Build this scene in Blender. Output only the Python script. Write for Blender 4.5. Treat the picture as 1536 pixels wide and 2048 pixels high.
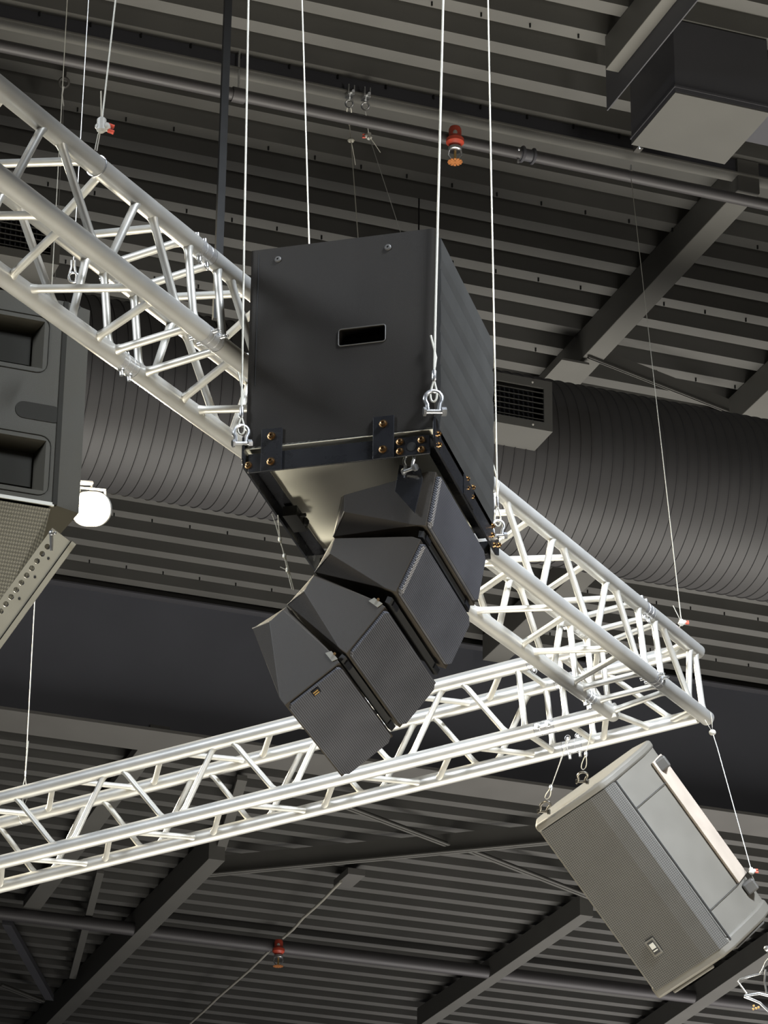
import bpy, bmesh, math, random
import numpy as np
from mathutils import Vector, Matrix
random.seed(7)
for o in list(bpy.data.objects): bpy.data.objects.remove(o)
SC = bpy.context.scene
COL = SC.collection
V = lambda *a: np.array(a, dtype=float)

# ------------------------------------------------------------------ camera
FPX, PITCH, ROLL = 6500.0, math.radians(25.06), math.radians(.64)
CAM = V(0, 0, 1.6)
_c, _s = math.cos(PITCH), math.sin(PITCH)
FWD = V(0, _c, _s)
_R0, _U0 = V(1, 0, 0), V(0, -_s, _c)
RGT = _R0*math.cos(ROLL) + _U0*math.sin(ROLL)
UPV = _U0*math.cos(ROLL) - _R0*math.sin(ROLL)
cd = bpy.data.cameras.new('camera')
cd.sensor_fit = 'VERTICAL'; cd.sensor_height = 24.0
cd.lens = FPX/2048*24.0
cd.clip_start = .1; cd.clip_end = 200
cam = bpy.data.objects.new('camera', cd); COL.objects.link(cam)
M = Matrix(((RGT[0], UPV[0], -FWD[0], CAM[0]), (RGT[1], UPV[1], -FWD[1], CAM[1]),
            (RGT[2], UPV[2], -FWD[2], CAM[2]), (0, 0, 0, 1)))
cam.matrix_world = M
SC.camera = cam

# ------------------------------------------------------------------ geometry of view (pixels of the 1536x2048 photograph)
def ray(px, py): return RGT*(px-768)/FPX - UPV*(py-1024)/FPX + FWD
def P(px, py, d): return CAM + ray(px, py)*d
def at_z(px, py, z):
    r = ray(px, py); return CAM + r*(z-CAM[2])/r[2]
def on_plane(px, py, pt, n):
    r = ray(px, py); return CAM + r*(np.dot(pt-CAM, n)/np.dot(r, n))
def on_line(px, py, A, d):
    r = ray(px, py); w = A-CAM
    m = np.array([[d@d, -d@r], [d@r, -r@r]]); t, s = np.linalg.solve(m, np.array([-w@d, -w@r])); return t
def unit(v): return v/np.linalg.norm(v)
Z = V(0, 0, 1)

# ------------------------------------------------------------------ world, exposure, lights
SC.view_settings.view_transform = 'Standard'
SC.view_settings.look = 'None'
SC.view_settings.gamma = 1.0
SC.view_settings.use_curve_mapping = False
SC.view_settings.exposure = 0.0
W = bpy.data.worlds.new('hall_air'); SC.world = W; W.use_nodes = True
bg = W.node_tree.nodes['Background']; bg.inputs[0].default_value = (.85, .9, 1.0, 1); bg.inputs[1].default_value = .022

def area(name, loc, target, size, power, col, spread=180, size_y=None):
    l = bpy.data.lights.new(name, 'AREA'); l.energy = power; l.color = col
    l.size = size; l.spread = math.radians(spread)
    if size_y: l.shape = 'RECTANGLE'; l.size_y = size_y
    o = bpy.data.objects.new(name, l); COL.objects.link(o)
    o.location = loc
    o.rotation_euler = (Vector(target)-Vector(loc)).to_track_quat('-Z', 'Y').to_euler()
    return o
area('floor_bounce_fill', (.2, 8.2, .4), (.2, 8.3, 9), 7.0, 225, (1, .94, .79), 40)  # added upward area lamp in place of bounce off the lit floor
area('hall_bounce_fill', (2.2, 15.8, .4), (2.2, 15.9, 9), 9.0, 400, (1, .96, .88), 85)  # added lamp at floor level, stands in for bounce onto the deck
area('far_bounce_fill', (6.5, 26, .4), (6.5, 26.1, 9), 11.0, 620, (1, .96, .93), 75)  # unseen lamp added below the far deck in place of floor bounce
area('aisle_light', (-6.5, 3.5, 8.2), (-.3, 8.2, 5.6), 1.3, 70, (.86, .92, 1.0), 60)
area('overhead_fill', (3.0, 4.8, 9.3), (.8, 9.0, 5.6), 1.0, 210, (.84, .91, 1.0), 64)  # unseen key lamp added overhead to brighten the truss tops
area('side_fill', (5.5, 4.0, 3.6), (1.0, 9.0, 5.0), 1.6, 42, (1, .95, .88), 80)  # unseen fill lamp added to brighten the tilted speaker's side
area('rear_light', (-5.6, 14.5, 8.6), (-.4, 10.6, 5.7), .8, 230, (1, .9, .68), 60)

# ------------------------------------------------------------------ materials
def mat(name, col, rough=.5, metal=0., vary=.06, nscale=30., bump=0., bscale=200., rvar=.08, stripe=None, dots=None, emit=None, coat=0., spec=.5, stretch=None):
    m = bpy.data.materials.new(name); m.use_nodes = True
    nt = m.node_tree; N = nt.nodes; L = nt.links
    b = N['Principled BSDF']
    b.inputs['Metallic'].default_value = metal
    b.inputs['Specular IOR Level'].default_value = spec
    b.inputs['Coat Weight'].default_value = coat
    tc = N.new('ShaderNodeTexCoord')
    src = tc.outputs['Object']
    if stretch is not None:
        mp = N.new('ShaderNodeMapping'); mp.inputs['Scale'].default_value = stretch
        L.new(src, mp.inputs['Vector']); src = mp.outputs[0]
    no = N.new('ShaderNodeTexNoise'); no.inputs['Scale'].default_value = nscale; no.inputs['Detail'].default_value = 5
    L.new(src, no.inputs['Vector'])
    mr = N.new('ShaderNodeMapRange'); mr.inputs['To Min'].default_value = 1-vary*2; mr.inputs['To Max'].default_value = 1+vary*2
    L.new(no.outputs['Fac'], mr.inputs['Value'])
    mx = N.new('ShaderNodeMix'); mx.data_type = 'RGBA'; mx.blend_type = 'MULTIPLY'; mx.inputs['Factor'].default_value = 1
    mx.inputs['A'].default_value = (*col, 1)
    L.new(mr.outputs[0], mx.inputs['B'])
    colout = mx.outputs['Result']
    rr = N.new('ShaderNodeMapRange'); rr.inputs['To Min'].default_value = max(0, rough-rvar); rr.inputs['To Max'].default_value = min(1, rough+rvar)
    L.new(no.outputs['Fac'], rr.inputs['Value']); L.new(rr.outputs[0], b.inputs['Roughness'])
    height = None
    def dot(d, f):
        vm = N.new('ShaderNodeVectorMath'); vm.operation = 'DOT_PRODUCT'
        L.new(tc.outputs['Object'], vm.inputs[0]); vm.inputs[1].default_value = tuple(np.array(d)*f*2*math.pi)
        s = N.new('ShaderNodeMath'); s.operation = 'SINE'; L.new(vm.outputs['Value'], s.inputs[0]); return s.outputs[0]
    if stripe or dots:
        if stripe:
            d, f, amt = stripe; h = dot(d, f)
        else:
            d1, d2, f, amt = dots
            q = N.new('ShaderNodeMath'); q.operation = 'MULTIPLY'
            L.new(dot(d1, f), q.inputs[0]); L.new(dot(d2, f), q.inputs[1]); h = q.outputs[0]
        mr2 = N.new('ShaderNodeMapRange'); mr2.inputs['From Min'].default_value = -.35; mr2.inputs['From Max'].default_value = .35
        mr2.inputs['To Min'].default_value = 1-amt; mr2.inputs['To Max'].default_value = 1
        L.new(h, mr2.inputs['Value'])
        m3 = N.new('ShaderNodeMix'); m3.data_type = 'RGBA'; m3.blend_type = 'MULTIPLY'; m3.inputs['Factor'].default_value = 1
        L.new(colout, m3.inputs['A']); L.new(mr2.outputs[0], m3.inputs['B']); colout = m3.outputs['Result']
        height = mr2.outputs[0]
    L.new(colout, b.inputs['Base Color'])
    if bump > 0:
        n2 = N.new('ShaderNodeTexNoise'); n2.inputs['Scale'].default_value = bscale; n2.inputs['Detail'].default_value = 3
        L.new(src, n2.inputs['Vector'])
        bp = N.new('ShaderNodeBump'); bp.inputs['Strength'].default_value = bump; bp.inputs['Distance'].default_value = .002
        L.new(height if height is not None else n2.outputs['Fac'], bp.inputs['Height']); L.new(bp.outputs[0], b.inputs['Normal'])
    if emit:
        b.inputs['Emission Color'].default_value = (*emit[0], 1); b.inputs['Emission Strength'].default_value = emit[1]
    return m

A_SUB = -.2657
h1 = V(math.cos(A_SUB), math.sin(A_SUB), 0); h2 = V(-math.sin(A_SUB), math.cos(A_SUB), 0)
MAT = dict(
    alu=mat('satin_aluminium', (.58, .575, .55), .38, .66, .05, 9, .10, 90, .07),
    alu_brace=mat('brushed_brace_aluminium', (.54, .53, .49), .44, .58, .05, 20, .08, 120, .06),
    chrome=mat('polished_coupler', (.86, .87, .88), .26, .8, .05, 40, .1, 60, .05),
    zinc=mat('zinc_plated_steel', (.72, .73, .74), .3, .95, .1, 60, .15, 200),
    wire=mat('galvanised_wire', (.50, .49, .43), .5, .3, .1, 500, .4, 900),
    thinwire=mat('thin_grey_wire', (.50, .50, .48), .5, .5, .1, 500, .2, 900),
    brass=mat('yellow_passivated_bolt', (.55, .34, .16), .25, 1., .15, 100),
    blackpaint=mat('black_textured_paint', (.022, .021, .020), .46, 0, .12, 6, .25, 700, .1),
    blackgloss=mat('satin_black_steel', (.014, .0145, .017), .28, .0, .1, 20, .06, 300, .08),
    subface=mat('scuffed_black_cabinet', (.0125, .0100, .0070), .6, 0, .25, 3.2, .35, 900, .12, spec=.3),
    subgrille=mat('black_sub_grille', (.04, .04, .038), .5, .1, .1, 8, .4, 800),
    subunder=mat('pale_reflection_underside', (.80, .78, .67), .38, 0, .05, 4, .08, 300),  # floor light reflected in the black underside, put into a pale colour
    cab=mat('black_coated_cabinet', (.034, .028, .021), .5, 0, .14, 7, .3, 900),
    cabedge=mat('pale_cabinet_edge', (.22, .21, .19), .5, 0, .14, 30, .2, 900),
    grille=mat('ribbed_black_grille', (.112, .114, .130), .45, .35, .12, 9, .5, 900, stripe=(unit(h1*.65+Z*.76), 205, .5)),
    grilledots=mat('perforated_grille_edge', (.60, .58, .58), .4, .5, .05, 9, .5, 900, dots=(h2, V(0, 0, 1), 120, .9)),
    deck=mat('dark_grey_deck_paint', (.105, .103, .096), .6, 0, .10, 3, .1, 60),
    beam=mat('grey_beam_paint', (.13, .127, .116), .6, 0, .07, 4, .1, 60),
    girder=mat('dark_girder_paint', (.075, .075, .085), .55, 0, .1, 2, .05, 60),
    fascia=mat('dark_fascia_paint', (.13, .135, .158), .5, 0, .1, 1.5, .05, 60),
    girderflange=mat('grey_flange_paint', (.13, .126, .118), .6, 0, .06, 4),
    duct=mat('grey_painted_duct', (.062, .060, .061), .55, .05, .10, 2.5, .12, 40),
    ductlight=mat('light_grey_box_paint', (.105, .103, .095), .6, 0, .05, 5),
    pipe=mat('grey_pipe_paint', (.07, .066, .068), .5, .1, .08, 6),
    dark=mat('near_black', (.008, .008, .008), .7, 0, .1),
    floor=mat('grey_hall_floor', (.22, .21, .20), .6, 0, .2, 1.5),
    red=mat('red_sprinkler_coating', (.60, .08, .045), .45, 0, .15, 40),
    orange=mat('orange_deflector', (.62, .24, .08), .4, .3, .1, 80),
    white=mat('white_plastic', (.45, .44, .40), .45, 0, .08, 60),
    darksteel=mat('dark_steel_shackle', (.16, .15, .13), .32, .9, .15, 60),
    black=mat('matt_black_rubber', (.02, .02, .02), .6, 0, .1, 60),
    hose=mat('braided_grey_hose', (.46, .44, .38), .5, .3, .1, 300),
    tspk=mat('grey_moulded_speaker', (.115, .107, .090), .55, 0, .06, 12, .2, 1200),
    tspk_dark=mat('dark_moulded_speaker', (.07, .067, .062), .5, 0, .06, 12, .25, 1200),
    tspk_rear=mat('lamplit_rear_shell', (.34, .29, .24), .6, 0, .12, 12),
    lspk=mat('dusty_black_cabinet', (.026, .023, .015), .7, 0, .12, 5, .2, 900, spec=.3),
    lspk_dark=mat('dark_handle_cup', (.012, .011, .008), .85, 0, vary=.12, nscale=5, spec=.2),
    bar=mat('light_grey_steel_bar', (.27, .26, .22), .5, .1, .08, 8),
    gold=mat('gold_mark', (.75, .48, .18), .35, .6, .05),
    lamp=mat('lamp_glass', (1, .95, .85), .3, 0, .02, 5, emit=((1, .86, .58), 60.)),
    lampbody=mat('lamp_housing', (.3, .29, .27), .4, .6, .05),
)

# ------------------------------------------------------------------ mesh builder
def frame_of(d, hint=None):
    d = unit(np.array(d, float)); h = V(0, 0, 1) if hint is None else np.array(hint, float)
    if abs(d@unit(h)) > .97: h = V(1, 0, 0)
    x = unit(np.cross(h, d)); y = np.cross(d, x); return x, y, d
class MB:
    def __init__(s): s.v = []; s.f = []; s.m = []; s.cur = 0
    def add(s, vs, fs):
        o = len(s.v); s.v += [tuple(map(float, p)) for p in vs]; s.f += [tuple(i+o for i in f) for f in fs]; s.m += [s.cur]*len(fs); return s
    def box(s, o, ax, ay, az, x, y, z):
        ps = [o+ax*a+ay*b+az*c for c in z for b in y for a in x]
        return s.add(ps, [(0, 2, 3, 1), (4, 5, 7, 6), (0, 1, 5, 4), (2, 6, 7, 3), (0, 4, 6, 2), (1, 3, 7, 5)])
    def prism(s, pts, ext):
        n = len(pts); a = [np.array(p, float) for p in pts]; b = [p+ext for p in a]
        return s.add(a+b, [tuple(range(n))[::-1], tuple(range(n, 2*n))]+[(i, (i+1) % n, n+(i+1) % n, n+i) for i in range(n)])
    def quad(s, *pts): return s.add(pts, [tuple(range(len(pts)))])
    def tube(s, A, B, r, n=16, r2=None, caps=True):
        A = np.array(A, float); B = np.array(B, float); x, y, d = frame_of(B-A); r2 = r if r2 is None else r2
        vs = []
        for c, q in ((A, r), (B, r2)):
            for k in range(n):
                t = 2*math.pi*k/n; vs.append(c+x*q*math.cos(t)+y*q*math.sin(t))
        fs = [(k, (k+1) % n, n+(k+1) % n, n+k) for k in range(n)]
        if caps: fs += [tuple(range(n))[::-1], tuple(range(n, 2*n))]
        return s.add(vs, fs)
    def path(s, pts, r, n=8, closed=False):
        pts = [np.array(p, float) for p in pts]; m = len(pts); vs = []
        x = None
        for i, p in enumerate(pts):
            a = pts[i-1] if (i > 0 or closed) else pts[i]; b = pts[(i+1) % m] if (i < m-1 or closed) else pts[i]
            d = unit(b-a)
            if x is None: x, y, _ = frame_of(d)
            else:
                x = unit(x-d*(x@d)); y = np.cross(d, x)
            rr = r[i] if hasattr(r, '__len__') else r
            for k in range(n):
                t = 2*math.pi*k/n; vs.append(p+x*rr*math.cos(t)+y*rr*math.sin(t))
        fs = []
        for i in range(m if closed else m-1):
            j = (i+1) % m
            for k in range(n): fs.append((i*n+k, i*n+(k+1) % n, j*n+(k+1) % n, j*n+k))
        if not closed: fs += [tuple(range(n))[::-1], tuple(range((m-1)*n, m*n))]
        return s.add(vs, fs)
    def ring(s, c, axis, R, r, n=24, k=8, a0=0, a1=360, hint=None):
        x, y, d = frame_of(axis, hint)
        full = abs(a1-a0) >= 360
        pts = [c+x*R*math.cos(math.radians(a0+(a1-a0)*i/n))+y*R*math.sin(math.radians(a0+(a1-a0)*i/n)) for i in range(n if full else n+1)]
        return s.path(pts, r, k, closed=full)
    def ball(s, c, r, n=12, sc=None, axes=None):
        vs = []; fs = []; h = n//2
        ax = axes or (V(1, 0, 0), V(0, 1, 0), V(0, 0, 1)); sc = sc or (1, 1, 1)
        for i in range(h+1):
            ph = math.pi*i/h
            for k in range(n):
                t = 2*math.pi*k/n
                q = (math.sin(ph)*math.cos(t)*sc[0], math.sin(ph)*math.sin(t)*sc[1], math.cos(ph)*sc[2])
                vs.append(c+r*(ax[0]*q[0]+ax[1]*q[1]+ax[2]*q[2]))
        for i in range(h):
            for k in range(n): fs.append((i*n+k, i*n+(k+1) % n, (i+1)*n+(k+1) % n, (i+1)*n+k))
        return s.add(vs, fs)
    def lathe(s, c, axis, prof, n=24):
        x, y, d = frame_of(axis); vs = []; fs = []
        for (r, h) in prof:
            for k in range(n):
                t = 2*math.pi*k/n; vs.append(c+d*h+x*r*math.cos(t)+y*r*math.sin(t))
        for i in range(len(prof)-1):
            for k in range(n): fs.append((i*n+k, i*n+(k+1) % n, (i+1)*n+(k+1) % n, (i+1)*n+k))
        fs += [tuple(range(n))[::-1], tuple(range((len(prof)-1)*n, len(prof)*n))]
        return s.add(vs, fs)
    def build(s, name, material, parent=None, origin=None, smooth=True, bevel=0, angle=35, solid=0):
        base = V(0, 0, 0)
        if parent is not None:
            q = parent
            while q is not None: base = base+V(*q.location); q = q.parent
            org = base
        else: org = np.array(origin if origin is not None else np.mean(np.array(s.v), 0), float)
        me = bpy.data.meshes.new(name)
        me.from_pydata([tuple(np.array(p)-org) for p in s.v], [], s.f)
        bm = bmesh.new(); bm.from_mesh(me); bmesh.ops.recalc_face_normals(bm, faces=bm.faces); bm.to_mesh(me); bm.free()
        mats = material if isinstance(material, (list, tuple)) else [material]
        for mm in mats: me.materials.append(MAT[mm])
        if len(mats) > 1: me.polygons.foreach_set('material_index', s.m)
        if smooth:
            me.polygons.foreach_set('use_smooth', [True]*len(me.polygons)); me.set_sharp_from_angle(angle=math.radians(angle))
        o = bpy.data.objects.new(name, me); COL.objects.link(o)
        if parent is not None: o.parent = parent
        else: o.location = org
        if solid:
            md = o.modifiers.new('thickness', 'SOLIDIFY'); md.thickness = solid; md.offset = 0
        if bevel:
            md = o.modifiers.new('bevel', 'BEVEL'); md.width = bevel; md.segments = 2; md.limit_method = 'ANGLE'; md.angle_limit = math.radians(30)
        return o
def tag(o, label, cat, group=None, kind=None):
    if label: o['label'] = label
    if cat: o['category'] = cat
    if group: o['group'] = group
    if kind: o['kind'] = kind
    return o
def thing(name, label, cat, loc, group=None, kind=None):
    o = bpy.data.objects.new(name, None); COL.objects.link(o); o.location = tuple(loc); o.empty_display_size = .1
    return tag(o, label, cat, group, kind)

# ================================================================== THE HALL
B0 = .3527
hC = V(math.cos(B0), math.sin(B0), 0); hB = V(-math.sin(B0), math.cos(B0), 0)
O0 = V(0, 0, 0)
fl = MB(); fl.box(O0, hC, hB, Z, (-14, 22), (-6, 34), (-.1, 0)); tag(fl.build('floor', 'floor', origin=(0, 0, 0)), None, None, kind='structure')

PER, FLW, RIB, SL = .2412, .086, .11, .003
def deck(b_start, nsheet, z, c0, c1, tick_first, tickstep=.24, ticks=True):
    root = thing('ceiling', None, None, hB*b_start+V(0, 0, z), kind='structure')
    for k in range(nsheet):
        m = MB(); prof = []
        for j in range(3):
            b = b_start+(k*3+j)*PER
            prof += [(b, 0), (b+FLW, 0), (b+FLW+SL, RIB), (b+PER-SL, RIB)]
        bend = b_start+(k*3+3)*PER
        prof.append((bend, 0))
        pts0 = [hB*b+hC*c0+Z*(z+h) for b, h in prof]; pts1 = [hB*b+hC*c1+Z*(z+h) for b, h in prof]
        n = len(prof); m.add(pts0+pts1, [(i, i+1, n+i+1, n+i) for i in range(n-1)])
        sh = m.build('deck_sheet', 'deck', root, smooth=False, solid=.0015)
        if ticks:
            t = MB(); b = b_start+(k*3)*PER+FLW*.5
            c = c0+.1+.05*(k % 3)
            while c < c1:
                t.box(hB*b+hC*c+Z*(z-.001), hC, hB, Z, (-.0035, .0035), (-.0035, .0035), (-.022, 0)); c += tickstep
            o = t.build('lap_screws', 'dark', sh, smooth=False); o['kind'] = 'stuff'
    return root
deck(8.547, 14, 9.9, -1.0, 11.5, 0)
deck(18.58, 17, 9.05, .5, 15.5, 0, ticks=False)

def cbox(m, c, b, z): return m.box(O0, hC, hB, Z, c, b, z)
def beam(name, label, c, b, z, h, w, mt='beam', cat='roof beam', skew=0., group=None):
    m = MB()
    d = hB+hC*skew; L = b[1]-b[0]
    o = hC*c+hB*b[0]+Z*z
    m.prism([o, o+hC*w, o+hC*w+Z*h, o+Z*h], d*L)
    return tag(m.build(name, mt, origin=o, smooth=False, bevel=.004), label, cat, group)
def bc(px, py, z):
    p = at_z(px, py, z); return p@hC, p@hB
# rafters running away from the viewer
c, b = bc(1459, 398, 9.72)
beam('rafter', 'grey roof rafter running down from the sprinkler pipe to the big duct at right', c, (b-.10, 18.2), 9.72, .178, .116)
c, b = bc(1211, 140, 9.72)
r2 = thing('rafter', 'short grey rafter ending beside the hanging ventilation box, top right', 'roof beam', hC*c+hB*9+Z*9.72)
m = MB(); cbox(m, (c, c+.065), (9.2, b), (9.72, 9.898)); m.build('flange', 'beam', r2, smooth=False, bevel=.003)
m = MB(); cbox(m, (c+.066, c+.072), (9.2, b+.14), (9.60, 9.898)); m.build('web', 'girder', r2, smooth=False)
c, b = bc(1484, 830, 9.72)
beam('rafter', 'grey rafter at the right picture edge just above the round duct', c, (b-1.6, 18.2), 9.72, .178, .16)
# diagonal brace between them
def bar2(name, label, a, bb, w, h, mt='beam', cat='brace', up=Z):
    d = unit(bb-a); s_ = unit(np.cross(d, up)); u = np.cross(s_, d)
    m = MB(); m.prism([a-s_*w/2, a+s_*w/2, a+s_*w/2+u*.008, a-s_*w/2+u*.008], bb-a)
    m.prism([a-s_*.004, a+s_*.004, a+s_*.004+u*h, a-s_*.004+u*h], bb-a)
    return tag(m.build(name, mt, origin=a, smooth=False), label, cat)
bar2('channel_brace', 'grey diagonal brace joining two rafters above the duct at right', at_z(1176, 716, 9.70), at_z(1458, 826, 9.70), .018, .085)
m = MB(); q = at_z(1140, 745, 9.68); m.box(q, hC, hB, Z, (-.10, .06), (-.12, .12), (0, .012))
tag(m.build('gusset_plate', 'beam', origin=q, smooth=False), 'grey gusset plate under the rafter where the diagonal brace meets it', 'plate')
# beam across (parallel to the deck ribs) and the sprinkler pipe under it
bb_ = at_z(960, 248, 9.80)@hB
cr = thing('cross_beam', 'long grey cross beam running beside the sprinkler pipe across the upper roof', 'roof beam', hC*0+hB*bb_+Z*9.8)
m = MB(); cbox(m, (-1, 11.5), (bb_-.042, bb_+.042), (9.80, 9.808)); m.build('bottom_flange', 'beam', cr, smooth=False)
m = MB(); cbox(m, (-1, 11.5), (bb_-.004, bb_+.004), (9.808, 9.899)); m.build('web', 'girder', cr, smooth=False)
pb = at_z(1100, 320, 9.66)@hB
sp = thing('sprinkler_pipe', 'grey sprinkler pipe running under the upper roof beside the cross beam', 'pipe', hB*pb+Z*9.66)
m = MB(); m.tube(hC*-1+hB*pb+Z*9.66, hC*11.5+hB*pb+Z*9.66, .028, 20); m.build('pipe_run', 'pipe', sp)
for px in (455, ):
    t = on_line(px, 300, hB*pb+Z*9.66, hC)
    m = MB(); m.tube(hC*(t-.03)+hB*pb+Z*9.66, hC*(t+.03)+hB*pb+Z*9.66, .036, 20); m.build('coupling', 'pipe', sp)
    m = MB(); m.tube(hC*t+hB*pb+Z*9.68, hC*t+hB*pb+Z*9.9, .005, 8); m.build('hanger_rod', 'zinc', sp)
# second, lower roof
fp = at_z(300, 1862, 8.9)@hB
m = MB(); m.tube(hC*2+hB*fp+Z*8.9, hC*15+hB*fp+Z*8.9, .05, 20)
tag(m.build('roof_pipe', 'pipe', origin=hC*6+hB*fp+Z*8.9), 'thick grey pipe running across the lowest part of the roof', 'pipe')
fz = 8.85
def fbeam(name, label, p1, p2, w, h, z=fz, mt='beam', ext=0, cat='roof beam'):
    a = at_z(*p1, z); b2 = at_z(*p2, z); b2 = b2+(b2-a)*ext
    m = MB(); m.prism([a, a+hC*w, a+hC*w+Z*h, a+Z*h], b2-a)
    return tag(m.build(name, mt, origin=a, smooth=False, bevel=.003), label, cat)
fbeam('rafter', 'thick grey rafter with a square cut end rising from the lower left corner', (417, 1718), (95, 2045), .118, .198, ext=.4)
fbeam('rafter', 'grey rafter behind the small hanging speaker leading down to its left', (1160, 1830), (920, 1995), .105, .155, ext=.4)
fbeam('rafter', 'grey rafter crossing the bottom right corner behind the small speaker', (1536, 1905), (1340, 2040), .13, .16, ext=.5)
fbeam('slim_brace', 'slim grey brace leaning down left of the square ended rafter', (193, 1746), (138, 1957), .055, .03, z=8.95, cat='brace')
fbeam('slim_brace', 'wide grey brace sloping down behind the left part of the long low truss', (300, 1466), (46, 1815), .13, .06, z=8.95, cat='brace')
fbeam('slim_brace', 'dark brace running steeply down at the lower left picture edge', (4, 1850), (90, 2000), .07, .05, z=8.9, mt='girder', cat='brace')
fbeam('slim_brace', 'short upright grey brace seen between the chords of the long low truss', (474, 1560), (432, 1700), .07, .04, z=8.95, cat='brace')
bar2('channel_brace', 'long dark edged brace crossing the lower roof above the grey hose', at_z(415, 1752, 8.86), at_z(1110, 1686, 8.86), .06, .14)
bar2('channel_brace', 'thin grey brace dropping right from the long dark edged brace', at_z(940, 1703, 8.9), at_z(1205, 1806, 8.9), .055, .03)
bar2('channel_brace', 'thin grey brace rising left from the long dark edged brace', at_z(650, 1600, 8.9), at_z(895, 1692, 8.9), .05, .03)
bar2('channel_brace', 'slim pale brace in the lower left corner meeting the steep dark brace', at_z(0, 1972, 8.9), at_z(85, 2005, 8.9), .05, .03)
m = MB(); q = at_z(700, 1763, 8.95); m.box(q, hC, hB, Z, (-.07, .06), (-.15, .15), (0, .05))
tag(m.build('junction_box', 'girderflange', origin=q, smooth=False, bevel=.003), 'small grey box on the lower roof at the top end of the grey hose', 'box')
# girder step between the two roof heights
gb0 = 18.30; gzt = on_plane(132, 1122, hB*18.22, hB)[2]; gz0 = on_plane(396, 1474, hB*18.25, hB)[2]; gz1 = 9.80
g = thing('roof_girder', 'deep dark roof girder with grey flanges crossing behind the truss corner', 'roof girder', hC*6+hB*gb0+Z*gz0)
m = MB(); cbox(m, (0, 15.5), (gb0-.05, gb0+.31), (gz0, gz0+.02)); m.build('bottom_flange', 'girderflange', g, smooth=False)
m = MB(); cbox(m, (0, 15.5), (gb0+.10, gb0+.13), (gz0+.02, gz1)); m.build('web', 'girder', g, smooth=False)
m = MB(); cbox(m, (0, 15.5), (gb0-.08, gb0+.11), (gzt, gzt+.02)); m.build('top_flange', 'girderflange', g, smooth=False)
m = MB(); cbox(m, (0, 15.5), (gb0+.02, gb0+.10), (gzt-.10, gzt-.09)); m.build('lip', 'girder', g, smooth=False)
m = MB(); cbox(m, (0, 15.5), (gb0+.09, gb0+.31), (gz0+.02, 9.897)); m.build('fascia', 'fascia', g, smooth=False)

# HVAC box
z0 = 9.5
c0, b0 = bc(1357, 187, z0); c1, b1 = bc(1256, 288, z0); c2, b2 = bc(1448, 330, z0)
hv = thing('ventilation_box', 'dark square ventilation box with paler underside hanging from the roof, top right', 'ventilation box', hC*c0+hB*b0+Z*z0)
cc0 = (c0+c1)/2
m = MB(); cbox(m, (cc0, c2), (b0, b1), (z0, z0+.006)); m.build('bottom_panel', 'ductlight', hv, smooth=False)
m = MB(); cbox(m, (cc0, c2), (b0, b1), (z0+.006, 9.895)); m.build('housing', 'girder', hv, smooth=False, bevel=.004)
m = MB(); cbox(m, (cc0-.004, c2+.004), (b0-.004, b1+.004), (z0+.03, z0+.040)); m.build('seam_band', 'girder', hv, smooth=False)
m = MB(); cbox(m, (c2+.06, c2+.5), (b0+.1, b1+.1), (z0+.22, 9.895)); m.build('side_duct', 'girder', hv, smooth=False)

# big round duct with spiral lock seam
DZ = 8.5; dctr = at_z(1300, 981, DZ); DB = dctr@hB; DR = .447
du = thing('spiral_duct', 'huge grey round ventilation duct with spiral seams crossing the hall', 'duct', hB*DB+hC*4+Z*DZ)
m = MB(); prof = []; pitch = .056; cst, cen = -1.0, 11.0
nP = int((cen-cst)/pitch); NS = 96; vs = []; fs = []
cols = []
for i in range(nP):
    for (u, hh) in ((0, 0), (.43, 0), (.465, .005), (.525, .005), (.57, 0)): cols.append((cst+(i+u)*pitch, hh))
x, y, d = frame_of(hC)
for k in range(NS+1):
    t = 2*math.pi*k/NS
    for (c, hh) in cols: vs.append(hB*DB+Z*DZ+hC*(c+pitch*k/NS)+(x*math.cos(t)+y*math.sin(t))*(DR+hh))
nc = len(cols)
for k in range(NS):
    for i in range(nc-1): fs.append((k*nc+i, k*nc+i+1, (k+1)*nc+i+1, (k+1)*nc+i))
m.add(vs, fs); m.build('duct_shell', 'duct', du, angle=14)
for c in (5.0, 8.2):
    m = MB(); m.ring(hB*DB+Z*DZ+hC*c, hC, DR+.006, .006, 48, 8)
    for s_ in (-1, 1): m.tube(hB*(DB+s_*.0)+Z*(DZ+DR)+hC*c, hB*DB+Z*9.9+hC*c, .004, 8)
    m.build('hanger_strap', 'duct', du)
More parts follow.
